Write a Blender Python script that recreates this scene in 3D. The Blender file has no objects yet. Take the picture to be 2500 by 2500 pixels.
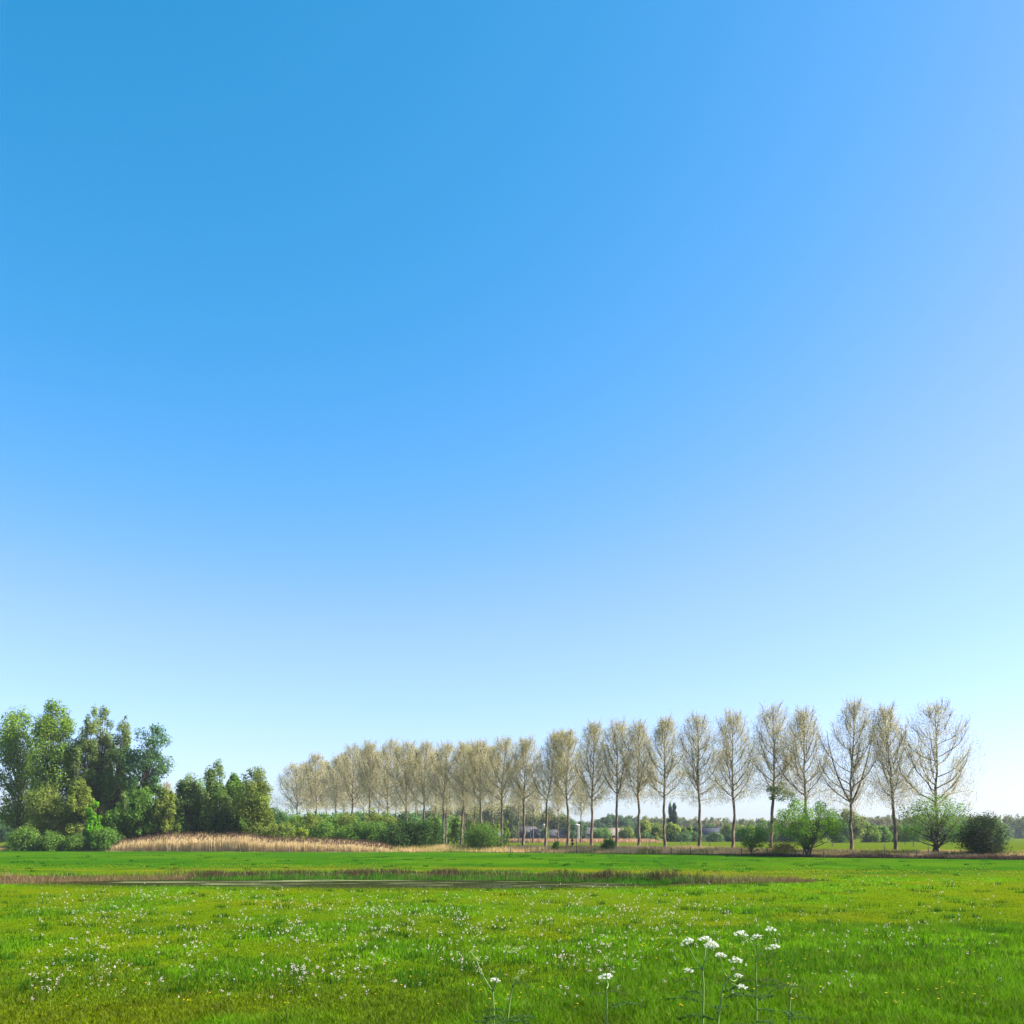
import bpy, math
import numpy as np

# ------------------------------------------------------------------ camera, sky, sun, exposure
S = bpy.context.scene
COL = S.collection
EYE = 2.6                      # eye height above the meadow (the camera stands on a low dike)
FPX, CX, HZ = 2250.0, 1250.0, 2040.0   # focal length, centre column and horizon row of the 2500 px picture
SUN_AZ, SUN_EL = 90.0, 40.0    # degrees clockwise from the view direction / above the horizon

cam_d = bpy.data.cameras.new("camera")
cam_d.sensor_width = 36.0
cam_d.lens = 36.0 * FPX / 2500.0
cam_d.shift_y = (HZ - 1250.0) / 2500.0
cam_d.clip_start = 0.1
cam_d.clip_end = 9000.0
cam = bpy.data.objects.new("camera", cam_d)
COL.objects.link(cam)
cam.location = (0, 0, EYE)
cam.rotation_euler = (math.pi / 2, 0, 0)
S.camera = cam

world = bpy.data.worlds.new("World")
S.world = world
world.use_nodes = True
wn, wl = world.node_tree.nodes, world.node_tree.links
wn.clear()
sky = wn.new("ShaderNodeTexSky")
sky.sky_type = 'NISHITA'
sky.sun_disc = False
sky.sun_elevation = math.radians(SUN_EL)
sky.sun_rotation = math.radians(SUN_AZ)
sky.air_density = 1.0
sky.dust_density = 1.0
sky.ozone_density = 2.0
# camera-like response of the blue sky: red is held back where the sky is deep
sp_ = wn.new("ShaderNodeSeparateColor"); cb_ = wn.new("ShaderNodeCombineColor")
def wmath(op, x, v):
    m = wn.new("ShaderNodeMath"); m.operation = op; wl.new(x, m.inputs[0])
    if isinstance(v, float): m.inputs[1].default_value = v
    else: wl.new(v, m.inputs[1])
    m.inputs[2].default_value = 1.0
    return m.outputs[0]
wl.new(sky.outputs[0], sp_.inputs[0])
r_ = wmath('SMOOTH_MIN', wmath('MULTIPLY', wmath('POWER', sp_.outputs[0], 2.9), 0.29), wmath('MULTIPLY', sp_.outputs[0], 0.93))
wl.new(r_, cb_.inputs[0]); wl.new(wmath('MULTIPLY', wmath('POWER', sp_.outputs[1], 0.9), 1.19), cb_.inputs[1]); wl.new(wmath('MULTIPLY', sp_.outputs[2], 1.4), cb_.inputs[2])
bg = wn.new("ShaderNodeBackground")
bg.inputs['Strength'].default_value = 0.062
wo = wn.new("ShaderNodeOutputWorld")
wl.new(cb_.outputs[0], bg.inputs['Color'])
wl.new(bg.outputs[0], wo.inputs['Surface'])

sun_d = bpy.data.lights.new("sun", 'SUN')
sun_d.energy = 5.0
sun_d.angle = math.radians(0.53)
sun_d.color = (1.0, 0.94, 0.84)
sun = bpy.data.objects.new("sun", sun_d)
COL.objects.link(sun)
a, e = math.radians(SUN_AZ), math.radians(SUN_EL)
from mathutils import Vector
sun.rotation_euler = Vector((math.sin(a) * math.cos(e), math.cos(a) * math.cos(e), math.sin(e))).to_track_quat('Z', 'Y').to_euler()
sun.location = (60, 0, 60)

S.view_settings.view_transform = 'Standard'
S.view_settings.look = 'None'
S.view_settings.exposure = 1.7
S.view_settings.gamma = 1.0

# ------------------------------------------------------------------ helpers
def PX(u, Y): return (u - CX) / FPX * Y
def PZ(v, Y): return EYE - (v - HZ) / FPX * Y

def tag(o, label=None, cat=None, group=None, kind=None):
    if label: o['label'] = label
    if cat: o['category'] = cat
    if group: o['group'] = group
    if kind: o['kind'] = kind
    return o

def empty(name, loc):
    o = bpy.data.objects.new(name, None)
    o.empty_display_size = 0.3
    o.location = loc
    COL.objects.link(o)
    return o

def lerp(a, b, t): return a + (b - a) * t
def sstep(x): x = np.clip(x, 0, 1); return x * x * (3 - 2 * x)

def _hash(ix, iy, seed):
    n = (ix.astype(np.int64) * 374761393 + iy.astype(np.int64) * 668265263 + seed * 1442695041) & 0xFFFFFFFF
    n = ((n ^ (n >> 13)) * 1274126177) & 0xFFFFFFFF
    return ((n ^ (n >> 16)) & 0xFFFF) / 65535.0

def vnoise(x, y, seed=0):
    x = np.asarray(x, float); y = np.asarray(y, float)
    ix, iy = np.floor(x), np.floor(y)
    fx, fy = sstep(x - ix), sstep(y - iy)
    a = _hash(ix, iy, seed); b = _hash(ix + 1, iy, seed)
    c = _hash(ix, iy + 1, seed); d = _hash(ix + 1, iy + 1, seed)
    return lerp(lerp(a, b, fx), lerp(c, d, fx), fy)

def fbm(x, y, seed=0, oct=4):
    s, amp, tot = 0, 1.0, 0
    for o in range(oct):
        s = s + amp * vnoise(np.asarray(x) * 2 ** o, np.asarray(y) * 2 ** o, seed + o * 17)
        tot += amp; amp *= 0.55
    return s / tot

class MB:
    """collects vertices, faces and vertex colours and links them as ONE mesh object"""
    def __init__(self): self.V = []; self.F = {}; self.C = []; self.n = 0
    def add(self, V, F, C=None):
        V = np.asarray(V, np.float32).reshape(-1, 3)
        if len(V) == 0: return
        F = np.asarray(F, np.int64)
        self.F.setdefault(F.shape[1], []).append(F + self.n)
        self.V.append(V)
        if C is None: C = np.ones((len(V), 3), np.float32)
        C = np.asarray(C, np.float32)
        if C.ndim == 1: C = np.tile(C, (len(V), 1))
        self.C.append(C); self.n += len(V)
    def mesh(self, name, mat, smooth=False, origin=(0, 0, 0)):
        V = np.concatenate(self.V) - np.asarray(origin, np.float32)
        C = np.concatenate(self.C)
        me = bpy.data.meshes.new(name)
        loops, starts, tot = [], [], 0
        for k, fl in self.F.items():
            f = np.concatenate(fl)
            loops.append(f.reshape(-1))
            starts.append(tot + np.arange(len(f)) * k)
            tot += f.size
        loops = np.concatenate(loops).astype(np.int32); starts = np.concatenate(starts).astype(np.int32)
        me.vertices.add(len(V)); me.vertices.foreach_set('co', V.astype(np.float32).reshape(-1))
        me.loops.add(len(loops)); me.loops.foreach_set('vertex_index', loops)
        me.polygons.add(len(starts)); me.polygons.foreach_set('loop_start', starts)
        if smooth: me.polygons.foreach_set('use_smooth', np.ones(len(starts), bool))
        ca = me.color_attributes.new('col', 'FLOAT_COLOR', 'POINT')
        ca.data.foreach_set('color', np.concatenate([C, np.ones((len(C), 1), np.float32)], 1).astype(np.float32).reshape(-1))
        me.update(calc_edges=True)
        me.materials.append(mat)
        return me
    def obj(self, name, mat, parent=None, smooth=False, origin=(0, 0, 0)):
        o = bpy.data.objects.new(name, self.mesh(name, mat, smooth, origin))
        if parent is None: o.location = origin
        else: o.parent = parent
        COL.objects.link(o)
        return o

def unit(v):
    v = np.asarray(v, float)
    return v / np.maximum(np.linalg.norm(v, axis=-1, keepdims=True), 1e-9)

def tube(P, R, sides=6):
    P = np.asarray(P, float); R = np.asarray(R, float); n = len(P)
    T = unit(np.gradient(P, axis=0))
    ref = np.where(np.abs(T[:, :1]) > 0.8, np.array([[0, 1., 0]]), np.array([[1., 0, 0]]))
    A = unit(np.cross(T, ref)); B = np.cross(T, A)
    th = np.arange(sides) / sides * 2 * math.pi
    V = P[:, None] + R[:, None, None] * (np.cos(th)[None, :, None] * A[:, None] + np.sin(th)[None, :, None] * B[:, None])
    i = np.arange(n - 1)[:, None] * sides; j = np.arange(sides)[None]; k = (np.arange(sides) + 1)[None] % sides
    F = np.stack([i + j, i + k, i + sides + k, i + sides + j], -1).reshape(-1, 4)
    return V.reshape(-1, 3), F

def sticks(P0, P1, r0, r1):
    """many thin three-sided prisms at once"""
    P0 = np.asarray(P0, float); P1 = np.asarray(P1, float); n = len(P0)
    T = unit(P1 - P0)
    ref = np.where(np.abs(T[:, 2:3]) > 0.9, np.array([[1., 0, 0]]), np.array([[0, 0, 1.]]))
    A = unit(np.cross(T, ref)); B = np.cross(T, A)
    r0 = np.broadcast_to(np.asarray(r0, float), (n,)); r1 = np.broadcast_to(np.asarray(r1, float), (n,))
    V = np.empty((n, 6, 3))
    for s in range(3):
        d = math.cos(s * 2.0944) * A + math.sin(s * 2.0944) * B
        V[:, s] = P0 + d * r0[:, None]; V[:, 3 + s] = P1 + d * r1[:, None]
    b = np.arange(n)[:, None] * 6
    F = np.concatenate([b + np.array([[s, (s + 1) % 3, 3 + (s + 1) % 3, 3 + s]]) for s in range(3)])
    return V.reshape(-1, 3), F

def leaves(C, size, nrm, rng, aspect=0.62):
    """many rhombic leaves with given centres, sizes and normals"""
    n = len(C)
    nrm = unit(nrm)
    t = unit(np.cross(nrm, rng.normal(size=(n, 3))))
    b = np.cross(nrm, t)
    s = (np.asarray(size) * np.ones(n))[:, None] * 0.5
    bend = nrm * s * 0.25
    V = np.stack([C - t * s - bend, C + b * s * aspect, C + t * s - bend, C - b * s * aspect], 1)
    F = np.arange(n)[:, None] * 4 + np.arange(4)[None]
    return V.reshape(-1, 3), F

def blades(P, h, w, lean, rng, simple):
    """many grass blades: P roots, h heights, w widths, lean tip offsets (n,2)"""
    n = len(P)
    az = rng.uniform(0, math.pi, n)
    d = np.stack([np.cos(az), np.sin(az), np.zeros(n)], 1) * (w * 0.5)[:, None]
    tip = P + np.stack([lean[:, 0], lean[:, 1], h], 1)
    if simple:
        V = np.stack([P - d, P + d, tip], 1)
        F = np.arange(n)[:, None] * 3 + np.arange(3)[None]
        return V.reshape(-1, 3), F
    mid = P + np.stack([lean[:, 0] * 0.3, lean[:, 1] * 0.3, h * 0.6], 1)
    V = np.stack([P - d, P + d, mid + d * 0.75, mid - d * 0.75, tip], 1)
    i = np.arange(n)[:, None] * 5
    # the tip triangle is given as a second patch on the same vertices
    return V.reshape(-1, 3), (i + np.array([[0, 1, 2, 3]]), i + np.array([[3, 2, 4]]))

# ------------------------------------------------------------------ materials
def new_mat(name):
    m = bpy.data.materials.new(name); m.use_nodes = True
    m.node_tree.nodes.clear()
    return m, m.node_tree.nodes, m.node_tree.links

def mat_leaf(name, trans=0.35, rough=0.55, spec=0.25):
    m, n, l = new_mat(name)
    at = n.new("ShaderNodeAttribute"); at.attribute_name = 'col'
    p = n.new("ShaderNodeBsdfPrincipled"); p.inputs['Roughness'].default_value = rough
    p.inputs['Specular IOR Level'].default_value = spec
    tr = n.new("ShaderNodeBsdfTranslucent")
    mx = n.new("ShaderNodeMixShader"); mx.inputs[0].default_value = trans
    o = n.new("ShaderNodeOutputMaterial")
    l.new(at.outputs['Color'], p.inputs['Base Color']); l.new(at.outputs['Color'], tr.inputs['Color'])
    l.new(p.outputs[0], mx.inputs[1]); l.new(tr.outputs[0], mx.inputs[2]); l.new(mx.outputs[0], o.inputs['Surface'])
    return m

def mat_noise(name, c1, c2, scale=4.0, stretch=(1, 1, 1), rough=0.85, bump=0.3, use_col=False, detail=6, spec=0.3):
    m, n, l = new_mat(name)
    tc = n.new("ShaderNodeTexCoord"); mp = n.new("ShaderNodeMapping"); mp.inputs['Scale'].default_value = stretch
    nz = n.new("ShaderNodeTexNoise"); nz.inputs['Scale'].default_value = scale; nz.inputs['Detail'].default_value = detail
    rp = n.new("ShaderNodeValToRGB")
    rp.color_ramp.elements[0].position = 0.32; rp.color_ramp.elements[1].position = 0.68
    rp.color_ramp.elements[0].color = (*c1, 1); rp.color_ramp.elements[1].color = (*c2, 1)
    p = n.new("ShaderNodeBsdfPrincipled"); p.inputs['Roughness'].default_value = rough
    p.inputs['Specular IOR Level'].default_value = spec
    bp = n.new("ShaderNodeBump"); bp.inputs['Strength'].default_value = bump; bp.inputs['Distance'].default_value = 0.05
    o = n.new("ShaderNodeOutputMaterial")
    l.new(tc.outputs['Object'], mp.inputs[0]); l.new(mp.outputs[0], nz.inputs['Vector'])
    l.new(nz.outputs['Fac'], rp.inputs[0]); l.new(nz.outputs['Fac'], bp.inputs['Height']); l.new(bp.outputs[0], p.inputs['Normal'])
    if use_col:
        at = n.new("ShaderNodeAttribute"); at.attribute_name = 'col'
        mm = n.new("ShaderNodeMix"); mm.data_type = 'RGBA'; mm.blend_type = 'MULTIPLY'; mm.inputs[0].default_value = 1.0
        l.new(rp.outputs[0], mm.inputs[6]); l.new(at.outputs['Color'], mm.inputs[7]); l.new(mm.outputs[2], p.inputs['Base Color'])
    else:
        l.new(rp.outputs[0], p.inputs['Base Color'])
    l.new(p.outputs[0], o.inputs['Surface'])
    return m

M_LEAF = mat_leaf('leaf', 0.48, 0.65, 0.12)
M_GRASS = mat_leaf('grass_blade', 0.40, 0.75, 0.06)
M_STRAW = mat_leaf('dry_stalk', 0.3, 0.8, 0.08)
M_PETAL = mat_leaf('petal', 0.3, 0.6, 0.2)
M_STEM = mat_leaf('green_stem', 0.1, 0.5, 0.3)
M_BARK = mat_noise('poplar_bark', (0.035, 0.026, 0.018), (0.20, 0.155, 0.10), 3.0, (1, 1, 0.35), 0.9, 0.6)
M_BARKD = mat_noise('dark_bark', (0.035, 0.028, 0.02), (0.10, 0.08, 0.055), 3.0, (1, 1, 0.4), 0.9, 0.5)
M_GROUND = mat_noise('meadow_ground', (0.62, 0.66, 0.6), (1.25, 1.2, 1.2), 9.0, (1, 1, 1), 0.95, 0.9, True, 8, 0.0)
M_POST = mat_noise('weathered_post', (0.05, 0.04, 0.03), (0.16, 0.13, 0.10), 14.0, (1, 1, 0.2), 0.9, 0.4)
M_BOARD = mat_noise('dark_boards', (0.008, 0.008, 0.014), (0.02, 0.02, 0.034), 2.0, (6, 6, 0.4), 0.8, 0.3)
M_ROOF = mat_noise('fibre_cement_roof', (0.045, 0.04, 0.044), (0.075, 0.068, 0.072), 1.2, (1, 1, 1), 0.8, 0.3)
M_ROOFP = mat_noise('pale_roof', (0.15, 0.125, 0.085), (0.21, 0.175, 0.12), 1.0, (1, 1, 1), 0.7, 0.2)
M_ROOFB = mat_noise('slate_roof', (0.025, 0.028, 0.04), (0.045, 0.05, 0.065), 2.0, (1, 1, 1), 0.7, 0.3)
M_CREAM = mat_noise('cream_concrete', (0.34, 0.27, 0.13), (0.42, 0.34, 0.17), 1.5, (1, 1, 0.3), 0.8, 0.2)
M_GREY = mat_noise('grey_concrete', (0.10, 0.095, 0.08), (0.17, 0.155, 0.12), 1.5, (1, 1, 0.3), 0.85, 0.2)
M_BRICK = mat_noise('red_brick', (0.16, 0.06, 0.04), (0.26, 0.10, 0.07), 5.0, (1, 1, 1), 0.9, 0.3)
M_WHITE = mat_noise('white_paint', (0.24, 0.23, 0.21), (0.32, 0.31, 0.28), 2.0, (1, 1, 1), 0.6, 0.1)
M_WEED = mat_noise('duckweed', (0.08, 0.10, 0.02), (0.15, 0.16, 0.05), 6.0, (1, 1, 1), 0.8, 0.4)

def mat_water():
    m, n, l = new_mat('pond_water')
    p = n.new("ShaderNodeBsdfPrincipled")
    p.inputs['Base Color'].default_value = (0.018, 0.022, 0.008, 1)
    p.inputs['Roughness'].default_value = 0.04
    p.inputs['IOR'].default_value = 1.33
    tc = n.new("ShaderNodeTexCoord"); nz = n.new("ShaderNodeTexNoise"); nz.inputs['Scale'].default_value = 6.0; nz.inputs['Detail'].default_value = 3
    bp = n.new("ShaderNodeBump"); bp.inputs['Strength'].default_value = 0.05; bp.inputs['Distance'].default_value = 0.02
    o = n.new("ShaderNodeOutputMaterial")
    l.new(tc.outputs['Object'], nz.inputs['Vector']); l.new(nz.outputs['Fac'], bp.inputs['Height']); l.new(bp.outputs[0], p.inputs['Normal'])
    df = n.new("ShaderNodeBsdfDiffuse"); df.inputs[0].default_value = (0.018, 0.022, 0.007, 1)
    mx = n.new("ShaderNodeMixShader"); mx.inputs[0].default_value = 0.13
    l.new(df.outputs[0], mx.inputs[1]); l.new(p.outputs[0], mx.inputs[2]); l.new(mx.outputs[0], o.inputs['Surface'])
    return m
M_WATER = mat_water()

# ------------------------------------------------------------------ terrain
_ed = [(-3000, 2070), (-800, 2076.5), (90, 2078), (650, 2079.5), (1150, 2080.5), (1700, 2086), (2000, 2093), (2400, 2098), (2700, 2100), (3600, 2107), (6000, 2120)]
_ey = np.array([FPX * EYE / (v - HZ) for u, v in _ed]); _ex = np.array([PX(u, y) for (u, v), y in zip(_ed, _ey)])
def edgeY(x): return np.interp(x, _ex, _ey)
_nx = np.array([-45, -40, -24.7, -18.6, -9, 0, 5.1, 8.4, 16.5, 20]); _ny = np.array([54, 52.5, 48.6, 46.6, 45.2, 44.8, 46.0, 47.2, 51.5, 54])
_fx = np.array([-45, -40, -28.4, -20.8, -10, 0, 6.4, 10.9, 16.7, 20]); _fy = np.array([58, 58.5, 59.5, 62.5, 64, 62.5, 58.5, 55.6, 52.5, 54])
def nearY(x): return np.interp(x, _nx, _ny)
def farY(x): return np.interp(x, _fx, _fy)
WATER_Z = -0.30

def terrain(x, y):
    x = np.asarray(x, float); y = np.asarray(y, float)
    z = 1.0 * sstep((10.0 - y) / 3.6)
    z = z + (fbm(x / 9, y / 9, 3, 3) - 0.5) * 0.10 * sstep((y - 9) / 6)
    e = y - edgeY(x)
    z = z - 0.25 * sstep(1 - np.abs(e + 0.1) / 0.9) + 0.55 * sstep((e - 0.6) / 9) - 0.25 * sstep((e - 60) / 60)
    w = farY(x) - nearY(x)
    t = (y - nearY(x)) / np.maximum(w, 0.5)
    D = 0.68 * np.clip((w - 8) / 5, 0, 1) + 0.16 * np.clip(w / 4, 0, 1)
    z = z - np.where(w > 0.6, D * sstep(t / 0.34) * sstep((1.02 - t) / 0.26), 0)
    return z

def ray_edge(u, off):
    Y = 130.0
    for _ in range(40): Y = 0.5 * Y + 0.5 * (float(edgeY(PX(u, Y))) + off)
    return Y

LUSH = np.array((0.074, 0.170, 0.002)); OLIVE = np.array((0.070, 0.118, 0.002)); FARM = np.array((0.026, 0.088, 0.003))
YOL = np.array((0.094, 0.122, 0.002)); TAN = np.array((0.40, 0.26, 0.12)); BROWN = np.array((0.075, 0.045, 0.028)); FIELD = np.array((0.066, 0.096, 0.006))

def lushness(x, y):
    n = fbm(x / 2.6, y / 3.6, 11, 4) * 0.62 + fbm(x / 11, y / 13, 23, 3) * 0.38
    near = 0.09 * sstep((26 - y + 30 * (fbm(x / 5, y / 6, 63, 3) - .5)) / 16)
    right = 0.12 * sstep((x - 2 + 8 * fbm(x / 3, y / 3, 61, 3) - 4) / 7) * sstep((22 - y + 60 * (fbm(x / 4, y / 5, 62, 3) - .5)) / 16)
    return sstep((n + near + right - 0.45) / 0.19)

def ground_col(x, y):
    L = lushness(x, y)[:, None]
    yo = sstep((fbm(x / 5, y / 6, 41, 3) - 0.42) / 0.2)[:, None]
    c = lerp(lerp(OLIVE, YOL, yo * 0.7), LUSH, L)
    far = sstep((y - farY(x) - 1) / 8) * sstep((y - 50) / 4)
    fn = sstep((fbm(x / 7, y / 9, 57, 4) - 0.45) / 0.16)[:, None]
    c = lerp(c, (0.72 + 0.56 * fbm(x / 1.8, y / 2.6, 111, 4))[:, None] * lerp(FARM * 1.0, np.array((0.044, 0.104, 0.003)), fn), far[:, None])
    strip = sstep(1 - np.abs(y - farY(x) - 9) / 8) * sstep((fbm(x / 10, y / 3, 5, 3) - 0.35) / 0.2) * far
    c = lerp(c, np.array((0.13, 0.13, 0.004)), 0.8 * strip[:, None])
    e = y - edgeY(x)
    tn = fbm(x / 4, y / 2.5, 71, 4)
    vt = (sstep((e - 0.2) / 0.8) * (1 - sstep((e - 22) / 16)))[:, None]
    c = lerp(c, lerp(TAN * 0.8, np.array((0.14, 0.15, 0.02)), sstep((tn - 0.42) / 0.2)[:, None]), vt)
    c = lerp(c, FIELD, sstep((e - 28) / 14)[:, None])
    c = lerp(c, BROWN * 0.7, (sstep(1 - np.abs(e) / 0.8))[:, None] * 0.8)  # shade of the ditch slope, painted as a dark line into the ground
    w = farY(x) - nearY(x); t = (y - nearY(x)) / np.maximum(w, 0.5)
    c = lerp(c, BROWN, (sstep((t - 0.25) / 0.2) * sstep((1.08 - t) / 0.15) * (w > 0.6))[:, None] * 0.9)
    return c

def axis(segs):
    out = [segs[0][0]]
    for a, b, s in segs:
        n = max(1, int(round((b - a) / s))); out += list(np.linspace(a, b, n + 1)[1:])
    return np.array(out)
gx = np.concatenate([-np.geomspace(4000, 95, 26), axis([(-90, -32, 1.0), (-32, 32, 0.26), (32, 90, 1.0)]), np.geomspace(95, 4000, 26)])
gy = np.concatenate([axis([(-120, -10, 10), (-10, 10, 0.7), (10, 47, 0.26), (47, 80, 0.5), (80, 175, 0.7), (175, 260, 3)]), np.geomspace(265, 6500, 36)])
GX, GY = np.meshgrid(gx, gy); fx, fy = GX.ravel(), GY.ravel()
gb = MB(); nxg = len(gx)
ii = (np.arange(len(gy) - 1)[:, None] * nxg + np.arange(nxg - 1)[None]).ravel()
gb.add(np.stack([fx, fy, terrain(fx, fy)], 1), np.stack([ii, ii + 1, ii + nxg + 1, ii + nxg], 1), ground_col(fx, fy))
tag(gb.obj('ground', M_GROUND, smooth=True), kind='structure')

# pond water and the duckweed that floats on it
wb = MB(); wb.add([(-33, 43, WATER_Z), (14, 43, WATER_Z), (14, 66, WATER_Z), (-33, 66, WATER_Z)], [[0, 1, 2, 3]])
tag(wb.obj('water', M_WATER), kind='structure')
rng = np.random.default_rng(5)
db = MB()
for i in range(72):
    if i < 12: x = rng.uniform(-22, -4); t = 0.80 - 0.05 * rng.random() - 0.10 * sstep((-12 - x) / 8) * rng.random() * 2; lx = rng.uniform(1.2, 3.2)
    elif i < 22: x = rng.uniform(-21, -13); t = rng.uniform(0.38, 0.75); lx = rng.uniform(0.8, 2.4)
    else: x = rng.uniform(-16, 6); t = rng.uniform(0.42, 0.84); lx = rng.uniform(0.4, 1.5)
    y = float(nearY(x) + t * (farY(x) - nearY(x))); ly = lx * rng.uniform(0.06, 0.14)
    th = np.arange(18) / 18 * 2 * math.pi
    r = 1 + 0.35 * np.sin(th * 3 + rng.uniform(0, 6)) + 0.25 * np.sin(th * 5 + rng.uniform(0, 6)) * rng.random()
    zz = WATER_Z + 0.004 + i * 0.00012
    db.add(np.stack([x + np.cos(th) * r * lx, y + np.sin(th) * r * ly, np.full(18, zz)], 1), [list(range(18))])
tag(db.obj('duckweed', M_WEED), 'pale streaks of duckweed floating on the dark pond water', 'duckweed', kind='stuff')

# ------------------------------------------------------------------ meadow grass and other ground cover (stuff)
def jit(c, rng, n, amt=0.25):
    return c * (1 + rng.uniform(-amt, amt, (n, 1))) * (1 + rng.uniform(-0.06, 0.06, (n, 3)))

def add_blades(mb, P, h, w, lean, rng, simple, C):
    V, F = blades(P, h, w, lean, rng, simple)
    if simple: mb.add(V, F, np.repeat(C, 3, 0)); return
    n0 = mb.n
    mb.add(V, F[0], np.repeat(C, 5, 0))
    mb.F.setdefault(3, []).append(F[1] + n0)

def in_pond(x, y, lo=0.1, hi=1.02):
    w = farY(x) - nearY(x); t = (y - nearY(x)) / np.maximum(w, 0.5)
    return (t > lo) & (t < hi) & (w > 1.0)

rng = np.random.default_rng(1)
gm = MB()
for (v0, v1, n, k, simple) in ((2700, 2280, 78000, 7, False), (2280, 2180, 60000, 5, True), (2180, 2083, 60000, 4, True)):
    v = rng.uniform(v1, v0, n); u = rng.uniform(-1000, 3500, n)
    Y = FPX * EYE / (v - HZ); X = PX(u, Y)
    L = lushness(X, Y)
    far = (Y > farY(X)) & (Y > 50)
    ok = ~in_pond(X, Y) & (Y < edgeY(X) - 0.3)
    X, Y, L, far = X[ok], Y[ok], L[ok], far[ok]; n = len(X)
    C = ground_col(X, Y)
    X = np.repeat(X, k); Y = np.repeat(Y, k); L = np.repeat(L, k); C = np.repeat(C, k, 0); far = np.repeat(far, k); m = len(X)
    sp = 0.02 + 0.0035 * Y
    X = X + rng.normal(size=m) * sp; Y = Y + rng.normal(size=m) * sp * 1.6
    h = (0.45 + 1.1 * fbm(X / .8, Y / 1.1, 103, 3)) * (0.035 + 0.075 * L + 0.03 * sstep((22 - Y) / 8)) * rng.uniform(0.5, 1.35, m) * np.where(far, 0.75, 1)
    w = (0.006 + 0.00042 * Y) * rng.uniform(0.7, 1.3, m)
    lean = rng.normal(size=(m, 2)) * (h * 0.42)[:, None]
    C = jit(C, rng, m, 0.50) * (0.56 + 1.04 * fbm(X / .45, Y / .8, 101, 3))[:, None]
    dry = rng.random(m) < 0.09
    C[dry] = C[dry] * 0.4 + np.array((0.20, 0.19, 0.05)) * 0.6
    add_blades(gm, np.stack([X, Y, terrain(X, Y) - 0.01], 1), h, w, lean, rng, simple, C)
# longer grass on the dike slope right below the viewer
n = 16000
X = rng.uniform(-11, 11, n); Y = rng.uniform(2.5, 11, n); h = rng.uniform(0.06, 0.2, n)
add_blades(gm, np.stack([X, Y, terrain(X, Y) - 0.01], 1), h, np.full(n, 0.007), rng.normal(size=(n, 2)) * 0.06, rng, False, jit(ground_col(X, Y), rng, n))
tag(gm.obj('meadow_grass', M_GRASS), 'green and olive pasture grass covering the whole meadow', 'grass', kind='stuff')

# dark tussocks in the meadow
tb = MB()
n = 620
v = rng.uniform(2086, 2420, n) ; v = np.where(rng.random(n) < 0.15, rng.uniform(2086, 2118, n), v)
u = rng.uniform(-100, 2600, n); Y = FPX * EYE / (v - HZ); X = PX(u, Y)
ok = ~in_pond(X, Y, -0.05, 1.1) & (Y < edgeY(X) - 1); X, Y = X[ok], Y[ok]
for x, y in zip(X, Y):
    m = 40; r = rng.uniform(0.06, 0.26) * (1 + y / 120)
    px = x + rng.normal(size=m) * r; py = y + rng.normal(size=m) * r * 0.6
    h = rng.uniform(0.08, 0.22, m)
    add_blades(tb, np.stack([px, py, terrain(px, py) - 0.01], 1), h, np.full(m, 0.008 + 0.0005 * y), rng.normal(size=(m, 2)) * 0.05, rng, True,
               jit(np.array((0.022, 0.085, 0.004)) * rng.uniform(.7, 1.5), rng, m, 0.4))
tag(tb.obj('grass_tussocks', M_GRASS), 'dark green rank tufts scattered through the pasture grass', 'grass', kind='stuff')

def strip(name, label, cat, sampler, n, hfun, wfun, cols, mat, leanf=0.18, seed=0, plume=None):
    rng = np.random.default_rng(seed)
    X, Y = sampler(rng, n); n = len(X)
    h = hfun(X, Y, rng); ok = h > 0.03; X, Y, h = X[ok], Y[ok], h[ok]; n = len(X)
    w = wfun(Y) * rng.uniform(0.7, 1.4, n)
    C = cols(X, Y, rng)
    mb = MB()
    lean = rng.normal(size=(n, 2)) * (h * leanf)[:, None]
    P = np.stack([X, Y, terrain(X, Y) - 0.02], 1)
    add_blades(mb, P, h, w, lean, rng, False, jit(C, rng, n, 0.28))
    if plume:
        pick = rng.random(n) < plume[0]
        tip = P[pick] + np.stack([lean[pick, 0], lean[pick, 1], h[pick]], 1)
        q = tip + rng.normal(size=tip.shape) * 0.03 + np.array((0.05, 0, plume[1]))
        V, F = sticks(tip - np.array((0, 0, 0.08)), q, plume[2], plume[2] * 0.5)
        mb.add(V, F, np.repeat(jit(np.array(plume[3]), rng, len(tip), 0.3), 6, 0))
    return tag(mb.obj(name, mat), label, cat, kind='stuff')

def band(t0, t1, x0, x1):
    def f(rng, n):
        x = rng.uniform(x0, x1, n); w = farY(x) - nearY(x); t = rng.uniform(t0, t1, n)
        return x, nearY(x) + t * w
    return f
def band_brown(rng, n):
    x = rng.uniform(-44, 17.2, n); w = farY(x) - nearY(x)
    left = sstep((-20.5 - x) / 4); right = sstep((x - 8) / 5)
    lo = np.maximum(0.86 - 0.75 * left - 0.75 * right, 0.1)
    t = lo + (1.05 - lo) * rng.random(n)
    return x, nearY(x) + t * w
def brown_cols(x, y, rng):
    n = len(x); c = np.tile(BROWN * 0.75, (n, 1))
    patch = fbm(x / 2.2, y / 2.0, 91, 3)[:, None]
    c = lerp(c, np.array((0.050, 0.090, 0.014)), sstep((patch - 0.46) / 0.1))
    c = lerp(c, np.array((0.20, 0.12, 0.055)), (sstep((-21 - x) / 3) * 0.8)[:, None] * sstep((0.62 - patch) / 0.2))
    c = lerp(c, np.array((0.22, 0.14, 0.065)), (sstep((x - 10) / 4) * 0.6)[:, None])
    pale = rng.random((n, 1)) < 0.10
    return np.where(pale, np.array((0.26, 0.19, 0.10)), c)
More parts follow.
